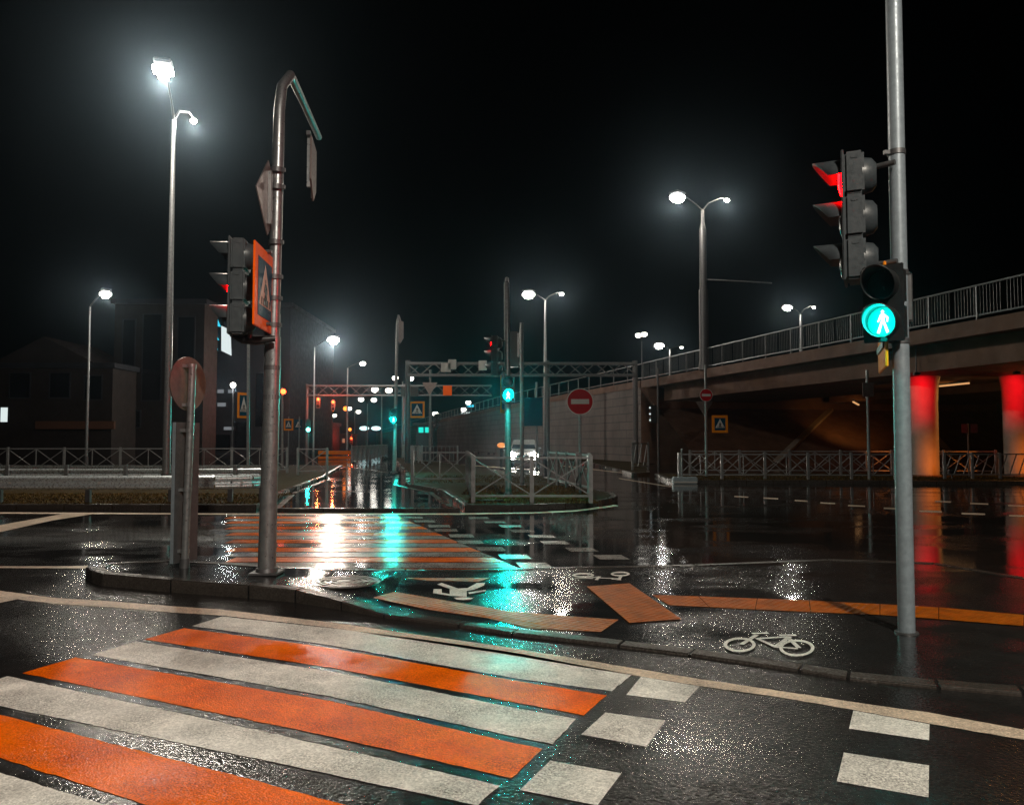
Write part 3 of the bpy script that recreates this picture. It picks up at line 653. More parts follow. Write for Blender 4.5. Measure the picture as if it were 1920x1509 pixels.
MB().prism([(-.17, .05), (.17, .05), (.17, hP), (-.17, hP)], -.004, .004).build('plate', M['galv_dark'], o)
for sx in (-.165, .165): MB().box((sx, .022 - .05, hP / 2 + .025), (.012, .045, hP - .05)).build('folded_edge', M['grey_paint'], o)
MB().box((.06, -.02, hP / 2), (.10, .022, hP - .1)).build('stiffener', M['grey_paint'], o)

# --- near right: signal pole
bR = G(1700, 1186, .018)
o = pole('signal_pole', 'thick grey pole at the right, running out of the top of the picture', 'pole', bR, (A(1674, -60, bR.y).x, bR.y, A(1674, -60, bR.y).z), .062, .06, 18, None, 'grey_paint', False)
MB().cyl((0, 0, -.02), (0, 0, .012), .09, .085, 16).build('base_collar', M['galv_dark'], o)
for yy in (287, 512, 640):
    p = A(1700 - (1186 - yy) * .0212, yy, bR.y) - bR; MB().cyl(p - Vector((0, 0, .02)), p + Vector((0, 0, .02)), .068, None, 16).box(p + Vector((-.08, -.01, 0)), (.05, .03, .03)).build('clamp', M['galv_dark'], o)
pT = A(1604, 411, bR.y + .12)
traffic_light('large traffic light seen from behind beside the right pole, its top visor glowing red', pT, R(-115), 0, .98, power=90, bracket=[Vector((.1, .30, 0))])
pP = A(1661, 571, bR.y - .12)
ped_light('largest green walking-figure signal, on the thick right pole', pP, R(-42), 16, s=.9)
p = A(1657, 600, bR.y + .2)
crossing_sign('yellow and blue crossing sign, nearly edge-on behind the right signal', p, R(-111) + math.pi, .72, .82, 'fluo', .1)
def box_on(name, label, px, py, D, d, mat='black'):
    o = thing(name, label, 'signal box', A(px, py, D)); MB().bbox((0, 0, 0), d, .015).build('housing', M[mat], o); MB().box((0, -d[1] / 2 - .004, 0), (d[0] * .7, .008, d[2] * .85)).build('lid', M['galv_dark'], o); return o
box_on('signal_cabinet', 'small dark box behind the glowing signal on the right pole', 1690, 560, bR.y + .11, (.14, .12, .42))

# --- central island signals
bC = G(953, 931, .12)
o = pole('signal_pole', 'tall hooked pole on the grass island, seen head-on behind the barrier fence', 'pole', bC, A(950, 530, bC.y), .085, .07, 14)
MB().tube([tuple(A(950, 530, bC.y) - bC), tuple(A(950.5, 523, bC.y + .2) - bC), tuple(A(951, 531, bC.y + .9) - bC), tuple(A(951.5, 552, bC.y + 2) - bC)], .05, 10).build('hooked_arm', M['galv'], o)
traffic_light('traffic light facing left on the central pole with red in its top visor', A(930, 668, bC.y), R(-100), 0, .95, power=20, bracket=[Vector((.05, .25, 0))])
ped_light('green walking-figure signal on the central island pole', A(952, 729, bC.y - .15), R(4), 330)
crossing_sign('slim yellow bordered crossing sign edge-on left of the central green signal', A(945, 740, bC.y + .5), R(-100) + math.pi, .75, .95, 'fluo', .1)
p = A(961, 655, bC.y + .12)
o = thing('signal_cabinet', 'dark signal box on the central pole above the green figure', 'signal box', p); MB().bbox((0, 0, 0), (.3, .18, .9), .02).build('housing', M['black'], o); MB().bbox((.14, -.08, .1), (.06, .03, .6), .008).build('edge_strip', M['galv'], o)
b2 = G(979, 910, .12)
o = pole('bare_post', 'bare thin post right of the central signal pole', 'post', b2, A(978, 605, b2.y), .062, .055, 12)
# teal lit pole further left
b3 = G(739, 886, .12)
o = pole('signal_pole', 'slender signal pole with a teal light and a hanging pointed sign', 'pole', b3, A(745, 605, b3.y), .085, .06, 12)
MB().tube([tuple(A(745, 605, b3.y) - b3), tuple(A(747, 592, b3.y + .2) - b3), tuple(A(750, 600, b3.y + 1.2) - b3)], .05, 8).build('hooked_arm', M['galv'], o)
ped_light('small green walking-figure signal left of the give-way post', A(738, 780, b3.y - .2), R(6), 430)
o = thing('hanging_sign', 'pointed sign with two bright edges hanging from the slender pole', 'sign', A(750, 601, b3.y + 1.0), R(76)); MB().prism([(-.4, 0), (.4, 0), (.4, -.75), (0, -1.05), (-.4, -.75)], -.01, .01).build('plate', M['sign_back'], o); MB().box((-.25, .04, -.4), (.07, .05, .8)).box((.25, .04, -.4), (.07, .05, .8)).build('mounting_rail', M['galv'], o)
# no-entry sign on island
b4 = G(1088, 925, .12)
o = thing('no_entry_sign', 'big round red no-entry sign on a thin post on the grass island', 'no-entry sign', b4); H = A(1088, 753, b4.y).z - .12
MB().cyl((0, 0, 0), (0, 0, H + .3), .035, .035, 12).build('post', M['galv'], o); no_entry(o, (0, -.05, H), .35)
# small no-entry post by the bridge
b5 = G(1325, 893, .12)
o = thing('no_entry_sign', 'small no-entry sign over a give-way back on a post before the bridge', 'no-entry sign', b5); H = A(1325, 741, b5.y).z - .12
MB().cyl((0, 0, 0), (0, 0, A(1325, 690, b5.y).z), .06, .05, 12).build('post', M['galv'], o); no_entry(o, (0, -.08, H), .25); yield_back(o, (-.04, .07, H - .42), .34)
crossing_sign('yellow bordered crossing sign beside the small no-entry post', A(1350, 795, b5.y - .05), 0, .62, .68, 'fluo', .1)
# give-way post with crossing sign
b6 = G(806, 868, .12)
o = thing('give_way_sign', 'give-way sign seen from behind on a tall post left of the traffic lights', 'give-way sign', b6); H = A(803, 725, b6.y).z - .12
MB().cyl((0, 0, 0), (0, 0, A(806, 697, b6.y).z), .085, .07, 12).build('post', M['galv'], o); yield_back(o, (-.02, -.1, H), .48, 'sign_back')
crossing_sign('yellow bordered crossing sign left of the give-way post', A(782, 768, b6.y - .1), R(-6), .95, 1.02, 'fluo', .12)
traffic_light('small dark traffic light beside the give-way post, seen from behind', A(818, 790, 50), R(100), 3, .95)
# far left crossing signs
b7 = G(465, 900, .12); Y7 = b7.y
o = pole('sign_post', 'plain grey post between the guard rails left of the hooked pole', 'post', b7, A(466, 600, Y7), .06, .05, 10)
crossing_sign('narrow yellow bordered crossing sign on the plain post behind the guard rail', A(457, 760, Y7 - .05), R(62), .55, .9, 'fluo', .09)
b8 = G(529, 880, .12)
o = pole('sign_post', 'thin post right of the hooked pole carrying an amber lamp', 'post', b8, A(529, 726, b8.y), .06, .05, 10)
MB().ell(A(531, 734, b8.y - .1) - b8, (.13, .13, .13), 12, 8).build('amber_beacon', M['red_far'], o)
crossing_sign('small yellow bordered crossing sign far right of the hooked pole', A(541, 796, 52), R(6), .62, .78, 'fluo', .11)
crossing_sign('small tealish crossing sign beside the far yellow one', A(559, 796, 53), R(-14), .62, .70, 'blue', .08)
for x in (541, 561): 
    t = A(x, 815, 52.3); o = thing('sign_post', 'post of a small crossing sign, %s of the two' % ('left' if x < 550 else 'right'), 'post', (t.x, t.y, .1)); MB().cyl((0, 0, 0), (0, 0, 3.0), .04, .04, 8).build('pole', M['galv'], o); MB().cyl((0, 0, 3.0), (0, 0, 3.04), .044, .03, 8).build('cap', M['galv_dark'], o)
# far red signals hanging from the gantry
for x, yy, lab in ((597, 748, 'left of the two red signals hanging under the far gantry'), (625, 753, 'right of the two red signals hanging under the far gantry')):
    traffic_light(lab, A(x, yy + 7, 78.5), 0, 0, 1.0, lensm='red_far')
    lamp('signal_light', tuple(A(x, yy, 77.6)), (1, .08, .02), 350, .1)
o = traffic_light('red signal low in the far road beside the orange lamps', A(659, 826, 120), 0, 0, 1.0, lensm='red_far'); 
lamp('signal_light', tuple(A(659, 818, 119)), (1, .06, .02), 400, .1)
pe = thing('signal_post', 'short dark post under the low far red signal', 'post', (A(659, 826, 120.2).x, 120.2, 0)); MB().cyl((0, 0, 0), (0, 0, 2.4), .07, .06, 8).build('pole', M['galv_dark'], pe); MB().cyl((0, 0, 0), (0, 0, .1), .12, .1, 8).build('base_collar', M['galv_dark'], pe)
o = thing('traffic_light', 'far signal with a teal light under the crossing signs', 'traffic light', A(578, 800, 60), 0, 'three-lens traffic lights'); MB().bbox((0, .1, .1), (.35, .2, 1.0), .02).build('housing', M['black'], o)
ls = disc(MB(), .16, -.02, 0, 20, 0, -.22).build('lens', M['teal_far'], o); MB().cyl((0, .12, -2.4), (0, .12, -.4), .06, None, 8).build('pole', M['galv_dark'], o)
lamp('signal_light', tuple(A(578, 806, 59.4)), TEAL, 60, .1)
# three-dot signal by the abutment
o = thing('traffic_light', 'dark signal with three white dots by the bridge abutment', 'traffic light', A(1222, 776, 44)); MB().bbox((.1, .1, 0), (.36, .2, 1.0), .02).build('housing', M['black'], o)
for k in (-1, 0, 1): disc(MB(), .05, -.03, 0, 12, -.1, -k * .35).build('lens', M['white_sign'], o)
MB().cyl((.38, .15, -3), (.38, .15, 2.6), .06, None, 8).build('pole', M['galv_dark'], o)

# ------------------------------------------------------------------ fences and guard rails
def fence(label, pts, z0, h, sp, style='x', r=.045, group='pedestrian barrier fences'):
    o = thing('barrier_fence', label, 'fence', (pts[0][0], pts[0][1], z0), 0, group); O = Vector((pts[0][0], pts[0][1]))
    for a, b in zip(pts, pts[1:]):
        a = Vector(a) - O; b = Vector(b) - O; d = b - a; L = d.length; n_ = max(1, round(L / sp))
        rl = MB(); br = MB()
        for z in (h - .06, .16): rl.bar((a.x, a.y, z), (b.x, b.y, z), .035, .045)
        for i in range(n_):
            p = a + d * (i / n_); q = a + d * ((i + 1) / n_); m_ = (p + q) / 2
            MB().bbox((p.x, p.y, h / 2), (r * 2, r * 2, h), .012).build('post', M['fence_steel'], o)
            if style == 'x':
                for u, v in (((p, m_), (m_, q)) if L / n_ > 1.45 else ((p, q),)):
                    br.bar((u.x, u.y, .17), (v.x, v.y, h - .08), .026, .026); br.bar((u.x, u.y + .012, h - .08), (v.x, v.y + .012, .17), .026, .026)
                if L / n_ > 1.45: br.bar((m_.x, m_.y, .16), (m_.x, m_.y, h - .06), .03)
            elif style == 'slant':
                for k in range(3):
                    u = p + (q - p) * (k / 3); v = p + (q - p) * ((k + .8) / 3); br.bar((u.x, u.y, .14), (v.x, v.y, h - .08), .03)
            else:
                for k in range(1, 9):
                    u = p + (q - p) * (k / 9); br.bar((u.x, u.y, .16), (u.x, u.y, h - .06), .02)
        if (Vector((b.x, b.y)) + O - Vector(pts[-1])).length < 1e-4: MB().bbox((b.x, b.y, h / 2), (r * 2, r * 2, h), .012).build('post', M['fence_steel'], o)
        rl.build('rail', M['fence_steel'], o); br.build('brace', M['fence_steel'], o)
    return o
yN = G(960, 943, .12).y
fence('crossed barrier fence round the front of the grass island', [(-3.2, 25.2), (-1.45, 25.2), (-.86, yN), (1.74, yN - .05), (2.02, 20.6), (1.2, 25.5)], .12, 1.06, 1.35)
yR = G(1477, 899, .12).y
fence('crossed barrier fence in front of the bridge, left of the red columns', [(6.0, yR + .3), (13.6, yR)], .12, .95, 1.55)
fence('second crossed barrier fence just behind the first before the bridge', [(7.4, 32.6), (19.5, 31.6)], .12, 1.0, 2.2)
fence('slanted-bar fence between the two red columns', [(15.6, 28.3), (18.6, 28.3)], .12, .95, 1.1, 'slant')
fence('slanted-bar fence at the foot of the retaining wall', [(5.6, 36.5), (6.6, 38)], .12, 1.3, 1.6, 'slant')
fence('dim crossed barrier fence behind both guard rails at left', [(-26, 33), (-9.6, 33.5)], .12, 1.1, 2.4)
fence('upright-bar fence along the far path', [(-9.4, 46), (-10.2, 64)], .12, 1.1, 2.0, 'bars')
fence('upright-bar fence on the right edge of the far path', [(-8.4, 60), (-5.4, 47), (-3.2, 46)], .12, 1.1, 2.0, 'bars')
fence('short dark barrier fence beside the near pavement path', [(-8.6, 31.5), (-7.5, 31.8)], .12, 1.1, 1.2)
o = thing('delineator_post', 'thin bright post standing behind the bluish kerb block', 'post', G(1279, 897, .12)); MB().cyl((0, 0, 0), (0, 0, 1.05), .04, .035, 10).build('pole', M['galv'], o); MB().cyl((0, 0, 1.05), (0, 0, 1.09), .05, .03, 10).build('cap', M['white_film'], o)
kb = G(1285, 907, 0); o = thing('kerb_block', 'pale bluish concrete block at the kerb below the thin post', 'concrete block', kb); MB().bbox((0, .1, .12), (.85, .3, .24), .03).build('block', simple('pale_blue_concrete', (.30, .38, .42), .5), o); MB().box((0, -.056, .06), (.80, .006, .05)).build('reflective_strip', M['white_film'], o)
kb = G(918, 951, 0); o = thing('kerb_block', 'pale concrete kerb block at the front of the grass island', 'concrete block', kb); MB().bbox((0, .08, .08), (.68, .22, .17), .03).build('block', M['kerb'], o); MB().box((0, -.032, .08), (.64, .006, .03)).build('edge_strip', M['white_film'], o)

def wbeam(mb, a, b, z, face=-1, n=1):
    """W-profile rail from a to b"""
    prof = [(0, -.155), (.055, -.12), (.08, -.085), (.055, -.05), (.0, -.02), (0, .02), (.055, .05), (.08, .085), (.055, .12), (0, .155)]
    d = (Vector(b) - Vector(a)).normalized(); nn = Vector((-d.y, d.x)) * -1
    if nn.y * face < 0: nn = -nn
    vs = [];
    for p in (a, b):
        for off, h in prof: q = Vector(p) + nn * off; vs.append((q.x, q.y, z + h))
    m_ = len(prof); mb.add(vs, [(i, i + 1, m_ + i + 1, m_ + i) for i in range(m_ - 1)], True)
def guard_rail(label, pts, z0, zc, sp, face, end=True):
    o = thing('guard_rail', label, 'guard rail', (pts[0][0], pts[0][1], z0), 0, 'steel guard rails on the left verge'); O = Vector(pts[0])
    rb = MB()
    for a, b in zip(pts, pts[1:]): wbeam(rb, Vector(a) - O, Vector(b) - O, zc - z0, face)
    rb.build('beam', M['rail_steel'], o)
    for a, b in zip(pts, pts[1:]):
        a = Vector(a) - O; b = Vector(b) - O; L = (b - a).length; n_ = max(1, round(L / sp))
        for i in range(n_):
            p = a + (b - a) * ((i + .4) / n_)
            MB().box((p.x, p.y + .05 * -face, (zc - z0 + .17) / 2), (.10, .09, zc - z0 + .17)).build('post', M['galv_dark' if face < 0 else 'galv'], o)
            MB().box((p.x + .3, p.y + .085 * face, zc - z0), (.06, .012, .05)).build('reflector', M['white_film'], o)
    return o
yg = 17.35
guard_rail('near steel guard rail above the grass strip at left', [(-22, yg + .1), (-8.2, yg), (-6.6, yg + .1), (-5.9, yg + .45), (-5.55, yg + 1.0)], .12, .57, 2.0, -1)
guard_rail('farther steel guard rail, seen from its post side', [(-30, 25), (-11.2, 25.1), (-7.9, 25.3)], .12, .56, 1.9, 1)

# ------------------------------------------------------------------ gantries
def gantry(label, px0, px1, D, ytop, ybot, posts, r=.13):
    a = A(px0, ytop, D); b = A(px1, ytop, D); zb = A(px0, ybot, D).z
    o = thing('gantry', label, 'gantry', (a.x, D, 0), 0, 'steel gantries over the road'); L = b.x - a.x
    MB().bar((0, 0, a.z), (L, 0, a.z), .14).bar((0, .6, a.z), (L, .6, a.z), .12).build('top_chord', M['galv_dark'], o)
    MB().bar((0, 0, zb), (L, 0, zb), .14).bar((0, .6, zb), (L, .6, zb), .12).build('bottom_chord', M['galv_dark'], o)
    w = MB(); n_ = max(4, int(L / (a.z - zb) / 1.1))
    for i in range(n_):
        x0, x1 = L * i / n_, L * (i + 1) / n_; 
        w.bar((x0, 0, zb if i % 2 else a.z), (x1, 0, a.z if i % 2 else zb), .06); w.bar((x0, .6, a.z if i % 2 else zb), (x1, .6, zb if i % 2 else a.z), .05)
    w.build('web_braces', M['galv_dark'], o)
    for px in posts:
        p = A(px, ytop, D); MB().cyl((p.x - a.x, .3, 0), (p.x - a.x, .3, a.z + .2), r, r * .9, 12).build('post', M['galv_dark'], o)
    return o, a, zb
g1, ga, gz = gantry('truss gantry over the road by the retaining wall', 763, 1192, 48, 681, 703, (764, 1026, 1192), .17)
g2, gb, gz2 = gantry('lower far gantry over the road at left of the wall', 574, 922, 80, 723, 741, (575, 758), .2)
def board(label, px, py, D, w, h, mat, rz=0, grp='sign boards on the gantries'):
    o = thing('sign_board', label, 'sign board', A(px, py, D), rz, grp); MB().bbox((0, 0, 0), (w, .05, h), .01).build('plate', M[mat], o); MB().box((0, .05, h * .25), (w * .9, .04, .06)).box((0, .05, -h * .25), (w * .9, .04, .06)).build('mounting_rail', M['galv_dark'], o); return o
board('pale plate on the near truss gantry, lower left of a pair', 836, 689, 47.7, .6, .55, 'white_film'); board('pale plate on the near truss gantry, upper right of a pair', 848, 683, 47.7, .5, .6, 'white_film')
board('pale plate left of the central traffic light', 905, 685, 47.7, .5, .6, 'white_film')
board('small orange plate on the far gantry', 839, 732, 79.6, .9, 1.0, 'fluo_red'); board('dark brown board on the far gantry, right of the teal signal', 768, 734, 79.6, 1.8, 1.0, 'facade')
o = board('large dark direction board behind the bare post', 1000, 772, 40, .95, 1.45, 'blue', 0, None); 
p = A(1006, 772, 40.1); bp = thing('board_post', 'post of the large dark direction board', 'post', (p.x, p.y, 0)); MB().cyl((0, 0, 0), (0, 0, 4.5), .06, None, 10).build('pole', M['galv'], bp); MB().cyl((0, 0, 0), (0, 0, .12), .1, .09, 10).build('base_collar', M['galv_dark'], bp)

# ------------------------------------------------------------------ bridge, ramp and wall
bd = Vector((-.258, 1)).normalized(); bn = Vector((bd.y, -bd.x))          # along the deck (away), and inward (right)
E = Vector((8.25, 50))
def B(s, t): q = E + bd * s + bn * t; return (q.x, q.y)
bridge = thing('bridge', 'dark concrete road bridge crossing the right side of the picture', 'bridge', (E.x, E.y, 0)); OB = Vector((E.x, E.y, 0))
def bslab(name, s0, s1, t0, t1, z0, z1, mat):
    mb = MB(); P4 = [B(s0, t0), B(s1, t0), B(s1, t1), B(s0, t1)]
    v = [(x - E.x, y_ - E.y, z) for z in (z0, z1) for x, y_ in P4]
    mb.add(v, [(3, 2, 1, 0), (4, 5, 6, 7), (0, 1, 5, 4), (1, 2, 6, 5), (2, 3, 7, 6), (3, 0, 4, 7)]); return mb.build(name, M[mat], bridge)
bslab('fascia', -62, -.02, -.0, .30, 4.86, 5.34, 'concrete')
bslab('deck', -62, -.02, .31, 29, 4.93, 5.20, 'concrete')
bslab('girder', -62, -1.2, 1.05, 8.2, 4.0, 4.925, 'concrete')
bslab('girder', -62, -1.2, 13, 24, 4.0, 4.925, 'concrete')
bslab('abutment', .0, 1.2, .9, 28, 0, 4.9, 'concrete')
mb = MB(); 
v = []
for s, z in ((-5.5, 0.15), (-.01, 3.6)):
    for t in (1.2, 28): x, y_ = B(s, t); v.append((x - E.x, y_ - E.y, z))
for s, z in ((-5.5, 0),):
    for t in (1.2, 28): x, y_ = B(s, t); v.append((x - E.x, y_ - E.y, z))
mb.add(v, [(0, 2, 3, 1), (4, 0, 1, 5)]); mb.build('slope_paving', M['concrete'], bridge)
for sa, ta, sb, tb in ((-5.4, 6.2, -.1, 13.9), (-5.4, 19.1, -2.7, 19.8)):
    x0, y0 = B(sa, ta); x1, y1 = B(sb, tb); zf = lambda q: .15 + (q + 5.5) / 5.49 * 3.45
    MB().bar((x0 - E.x, y0 - E.y, zf(sa) + .05), (x1 - E.x, y1 - E.y, zf(sb) + .05), .4, .16).build('slope_kerb', M['col_concrete'], bridge)
# wing corbel under the deck end
x, y_ = B(-.05, .15); MB().prism([(-.1, 4.86), (.9, 4.86), (.9, 3.3)], 0, 1.0, Matrix.Translation((x - E.x - .1, y_ - E.y - .9, 0))).build('corbel', M['concrete'], bridge)
# columns
def column(label, px, Y, w):
    b = Vector(((px - 960) / FPX * Y * 1.0, Y, 0)); o = thing('bridge_column', label, 'bridge column', b, 0, 'round bridge columns lit red and orange')
    MB().tube([(0, 0, -.02), (0, 0, 2.3), (0, 0, 2.9), (0, 0, 3.4), (0, 0, 3.75), (0, 0, 3.995)], [w / 2, w / 2, w / 2 * 1.01, w / 2 * 1.05, w / 2 * 1.12, w / 2 * 1.22], 28).build('shaft', M['col_concrete'], o)
    MB().cyl((0, 0, 0), (0, 0, .18), w / 2 * 1.15, w / 2 * 1.1, 28).build('plinth', M['concrete'], o); return b
c1 = column('red-lit bridge column beside the right signal pole', 1733, 30.6, .98)
c2 = column('red-lit bridge column at the right picture edge', 1908, 30.2, .98)
# railing and ramp
rail = thing('bridge_railing', 'metal railing with upright bars along the bridge edge', 'railing', (E.x, E.y, 5.34))
rl = MB(); bars = MB(); s = -62; k = 0
def bl(s, t, z): x, y_ = B(s, t); return (x - E.x, y_ - E.y, z)
rl.bar(bl(-62, .15, 1.12), bl(-.1, .15, 1.12), .07, .05); rl.bar(bl(-62, .15, .16), bl(-.1, .15, .16), .05, .05); rl.build('handrail', M['rail_metal'], rail)
while s <= -.1:
    if k % 2 == 0: MB().bar(bl(s, .15, 0), bl(s, .15, 1.1), .07).build('post', M['rail_metal'], rail)
    for j in range(1, 8): bars.bar(bl(s + j * .125, .15, .16), bl(s + j * .125, .15, 1.1), .016)
    s += 1.0; k += 1
bars.build('bars', M['rail_metal'], rail)
# retaining wall of the ramp (deck level falls away from us)
def ztop(s): return 5.34 - max(0, s - 40) * .012
ramp_o = thing('retaining_wall', 'long block-faced retaining wall carrying the ramp up to the bridge', 'wall', (E.x, E.y, 0))
me = MB(); S = [0, 15, 40, 70, 110, 150, 200]; vs = []
for s_ in S: x, y_ = B(s_, 0); vs += [(x - E.x, y_ - E.y, -.05), (x - E.x, y_ - E.y, ztop(s_) - .45)]
for s_ in S: x, y_ = B(s_, 28); vs += [(x - E.x, y_ - E.y, -.05), (x - E.x, y_ - E.y, ztop(s_) - .45)]
n2 = 2 * len(S); fs = []
for i in range(len(S) - 1): a = 2 * i; fs += [(a + 2, a, a + 1, a + 3), (a + 1, n2 + a + 1, n2 + a + 3, a + 3)]
me.add(vs, fs); wf = me.build('wall_face', M['blocks'], ramp_o)
uv = wf.data.uv_layers.new(name='UVMap'); dist = {}
for poly in wf.data.polygons:
    for li in poly.loop_indices:
        co = wf.data.vertices[wf.data.loops[li].vertex_index].co; uv.data[li].uv = (Vector((co.x, co.y)).length, co.z)
MB().add([bl(0, 0, .05), bl(0, 1, .05), bl(0, 1, 4.86), bl(0, 0, 4.86)], [(0, 3, 2, 1)]).build('end_face', M['concrete'], ramp_o)
cop = MB(); pr_ = MB(); post_s = MB()
for a_, b_ in zip(S, S[1:]):
    cop.bar(bl(a_, .12, ztop(a_) - .22), bl(b_, .12, ztop(b_) - .22), .34, .44)
    pr_.bar(bl(a_, .15, ztop(a_) + 1.1), bl(b_, .15, ztop(b_) + 1.1), .07, .05); pr_.bar(bl(a_, .15, ztop(a_) + .2), bl(b_, .15, ztop(b_) + .2), .05, .05)
cop.build('coping', M['concrete'], ramp_o); pr_.build('handrail', M['rail_metal'], ramp_o)
for s_ in [x * 2.5 for x in range(0, 40)]: MB().bar(bl(s_, .15, ztop(s_) - .02), bl(s_, .15, ztop(s_) + 1.1), .07).build('rail_post', M['rail_metal'], ramp_o)
# sodium fittings under the bridge
def tube_lamp(label, px, py, D, dx, dy, power, aim, dz=0):
    p = A(px, py, D); o = thing('tube_lamp', label, 'lamp', p, 0, 'long sodium lamps under the bridge'); d = Vector((dx, dy, dz))
    MB().bar(-d / 2, d / 2, .12, .08).build('housing', M['galv_dark'], o); g = MB().bar(-d / 2 * .96 + Vector((0, 0, -.075)), d / 2 * .96 + Vector((0, 0, -.075)), .09, .06).build('lamp_glass', M['tube'], o)
    spot('lamp_light', (0, 0, -.2), aim, SOD, power, 110, .3, o, .8); return o
tube_lamp('bright sodium tube lamp under the girder between the red columns', 1787, 718, 32.6, .25, -1.9, 220, (0, 12, -3))
tube_lamp('dim sodium tube lamp under the bridge left of the right signal pole', 1605, 754, 48, 2.2, 4.2, 110, (2, 9, -3.5))
# invented red floodlights, added only to redden the columns
for c_, lab, dx in ((c1, 'added red floodlight hung before the column beside the signal pole', -1.4), (c2, 'added red floodlight hung before the column at the picture edge', -1.4)):
    f = Vector((c_.x + dx, c_.y - 2.2, 3.9))
    o = thing('added_red_floodlight', lab, 'floodlight', f, 0, 'red floodlights added under the bridge edge'); MB().bbox((0, 0, .03), (.22, .16, .10), .02).build('housing', M['black'], o)
    MB().box((0, .085, .02), (.16, .01, .06)).build('lamp_glass', M['dark_lens'], o); MB().cyl((0, 0, .07), (0, 0, 1.02), .025, None, 8).build('stem', M['galv_dark'], o)
    spot('lamp_light', tuple(f + Vector((0, .12, -.02))), (c_.x - .1, c_.y, 3.05), RED, 420, 58, .08, None, .9)
tube_lamp('added sodium tube lamp under the girder, unseen beyond the right picture edge', 2010, 715, 31.5, 1.6, .3, 700, (-3.0, -1.2, -2.6))  # extra lamp added out of view to turn the right column orange
for c_, lab in ((c1, 'added amber floodlight on the ground before the column beside the signal pole'), (c2, 'added amber floodlight on the ground before the column at the picture edge')):  # made-up floodlights, added to tint the lower columns orange
    f = Vector((c_.x - .15, c_.y - 2.1, .36))
    o = thing('added_amber_floodlight', lab, 'floodlight', f, 0, 'amber floodlights added at the column feet'); MB().bbox((0, 0, 0), (.26, .14, .2), .02).build('housing', M['black'], o); MB().cyl((0, 0, -.24), (0, 0, -.08), .03, None, 8).build('stem', M['galv_dark'], o)
    spot('lamp_light', tuple(f + Vector((0, .12, .05))), (c_.x + .1, c_.y, 1.0), (1, .22, .02), 110, 80, .08, None, .9)
# signpost under the bridge
p = G(1817, 893, .12); o = thing('small_sign', 'two small dim reddish signs on a thin post between the columns', 'sign', p)
MB().cyl((0, 0, 0), (0, 0, 2.05), .03, None, 8).build('post', M['galv_dark'], o)
for dx in (-.14, .22): MB().bbox((dx, -.05, 1.85), (.26, .02, .34), .005).build('plate', M['dim_red'], o)
# trolley post at right of bridge front
p = A(1648, 700, 27); o = thing('sign_post', 'tall thin post before the bridge left of the right signal pole', 'post', (p.x, 27.9, .12)); MB().cyl((0, 0, 0), (0, 0, 3.9), .06, .05, 10).build('pole', M['galv'], o); MB().bbox((0, -.05, 3.2), (.4, .03, .5), .01).build('plate', M['sign_back'], o)

# ------------------------------------------------------------------ car
cb_ = G(982, 872, 0); Yc = 47.0; Xc = (983 - 960) / FPX * Yc
car = thing('car', 'white car with bright headlights coming toward the crossing', 'car', (Xc, Yc, 0), R(-3))
def loft(mb, secs):
    n_ = len(secs[0]); v = [p for s in secs for p in s]
    mb.add(v, [(i * n_ + k, i * n_ + (k + 1) % n_, (i + 1) * n_ + (k + 1) % n_, (i + 1) * n_ + k) for i in range(len(secs) - 1) for k in range(n_)], False)
    mb.add(secs[0], [tuple(reversed(range(n_)))]); mb.add(secs[-1], [tuple(range(n_))])
def sec(y_, w, z0, z1, b=.12): return [(-w + b, y_, z0), (w - b, y_, z0), (w, y_, z0 + b), (w, y_, z1 - b), (w - b, y_, z1), (-w + b, y_, z1), (-w, y_, z1 - b), (-w, y_, z0 + b)]
mb = MB(); loft(mb, [sec(-2.15, .70, .32, .70), sec(-2.05, .83, .24, .82), sec(-1.2, .88, .2, .98), sec(1.6, .88, .2, 1.0), sec(2.1, .8, .28, .95)]); mb.build('body', M['car_paint'], car)
mb = MB(); loft(mb, [sec(-1.15, .76, .96, 1.0, .02), sec(-.45, .66, .97, 1.56, .06), sec(1.2, .66, .97, 1.58, .06), sec(1.95, .72, .96, 1.02, .02)]); mb.build('roof', M['car_paint'], car)
MB().add([(-.70, -1.125, 1.03), (.70, -1.125, 1.03), (.58, -.50, 1.51), (-.58, -.50, 1.51)], [(0, 1, 2, 3)]).build('windshield', M['glass'], car)
for sx in (-1, 1):
    MB().add([(sx * .765, -.9, 1.03), (sx * .775, 1.5, 1.03), (sx * .678, 1.1, 1.5), (sx * .678, -.4, 1.5)], [(0, 1, 2, 3) if sx > 0 else (3, 2, 1, 0)]).build('side_window', M['glass'], car)
    hl = MB().ell((0, 0, 0), (.25, .10, .22), 16, 8); hl.v = [(x + sx * .64, y_ - 2.19, z + .64) for x, y_, z in hl.v]; hl.build('headlight', M['headlight'], car)
    MB().bbox((sx * .93, -.75, 1.05), (.16, .09, .12), .03).build('mirror', M['black'], car)
    for yy in (-1.35, 1.35):
        w_ = MB().cyl((sx * .70, yy, .31), (sx * .89, yy, .31), .31, None, 20).build('wheel', M['tyre'], car); MB().cyl((sx * .885, yy, .31), (sx * .90, yy, .31), .19, .17, 14).build('rim', M['galv'], w_)
MB().bbox((0, -2.15, .62), (.75, .05, .14), .02).build('grille', M['black'], car); MB().bbox((0, -2.17, .34), (1.35, .06, .16), .02).build('bumper', M['black'], car)
MB().box((0, -2.21, .42), (.52, .01, .11)).build('number_plate', M['white_film'], car)
for sx in (-1, 1): 
    lp = Vector((Xc, Yc, 0)) + Matrix.Rotation(R(-3), 3, 'Z') @ Vector((sx * .64, -2.42, .66))
    spot('headlight_beam', tuple(lp), (Xc * .3 + sx * .4, 8, .5), (1, .92, .8), 240, 60, .09, None, .8)
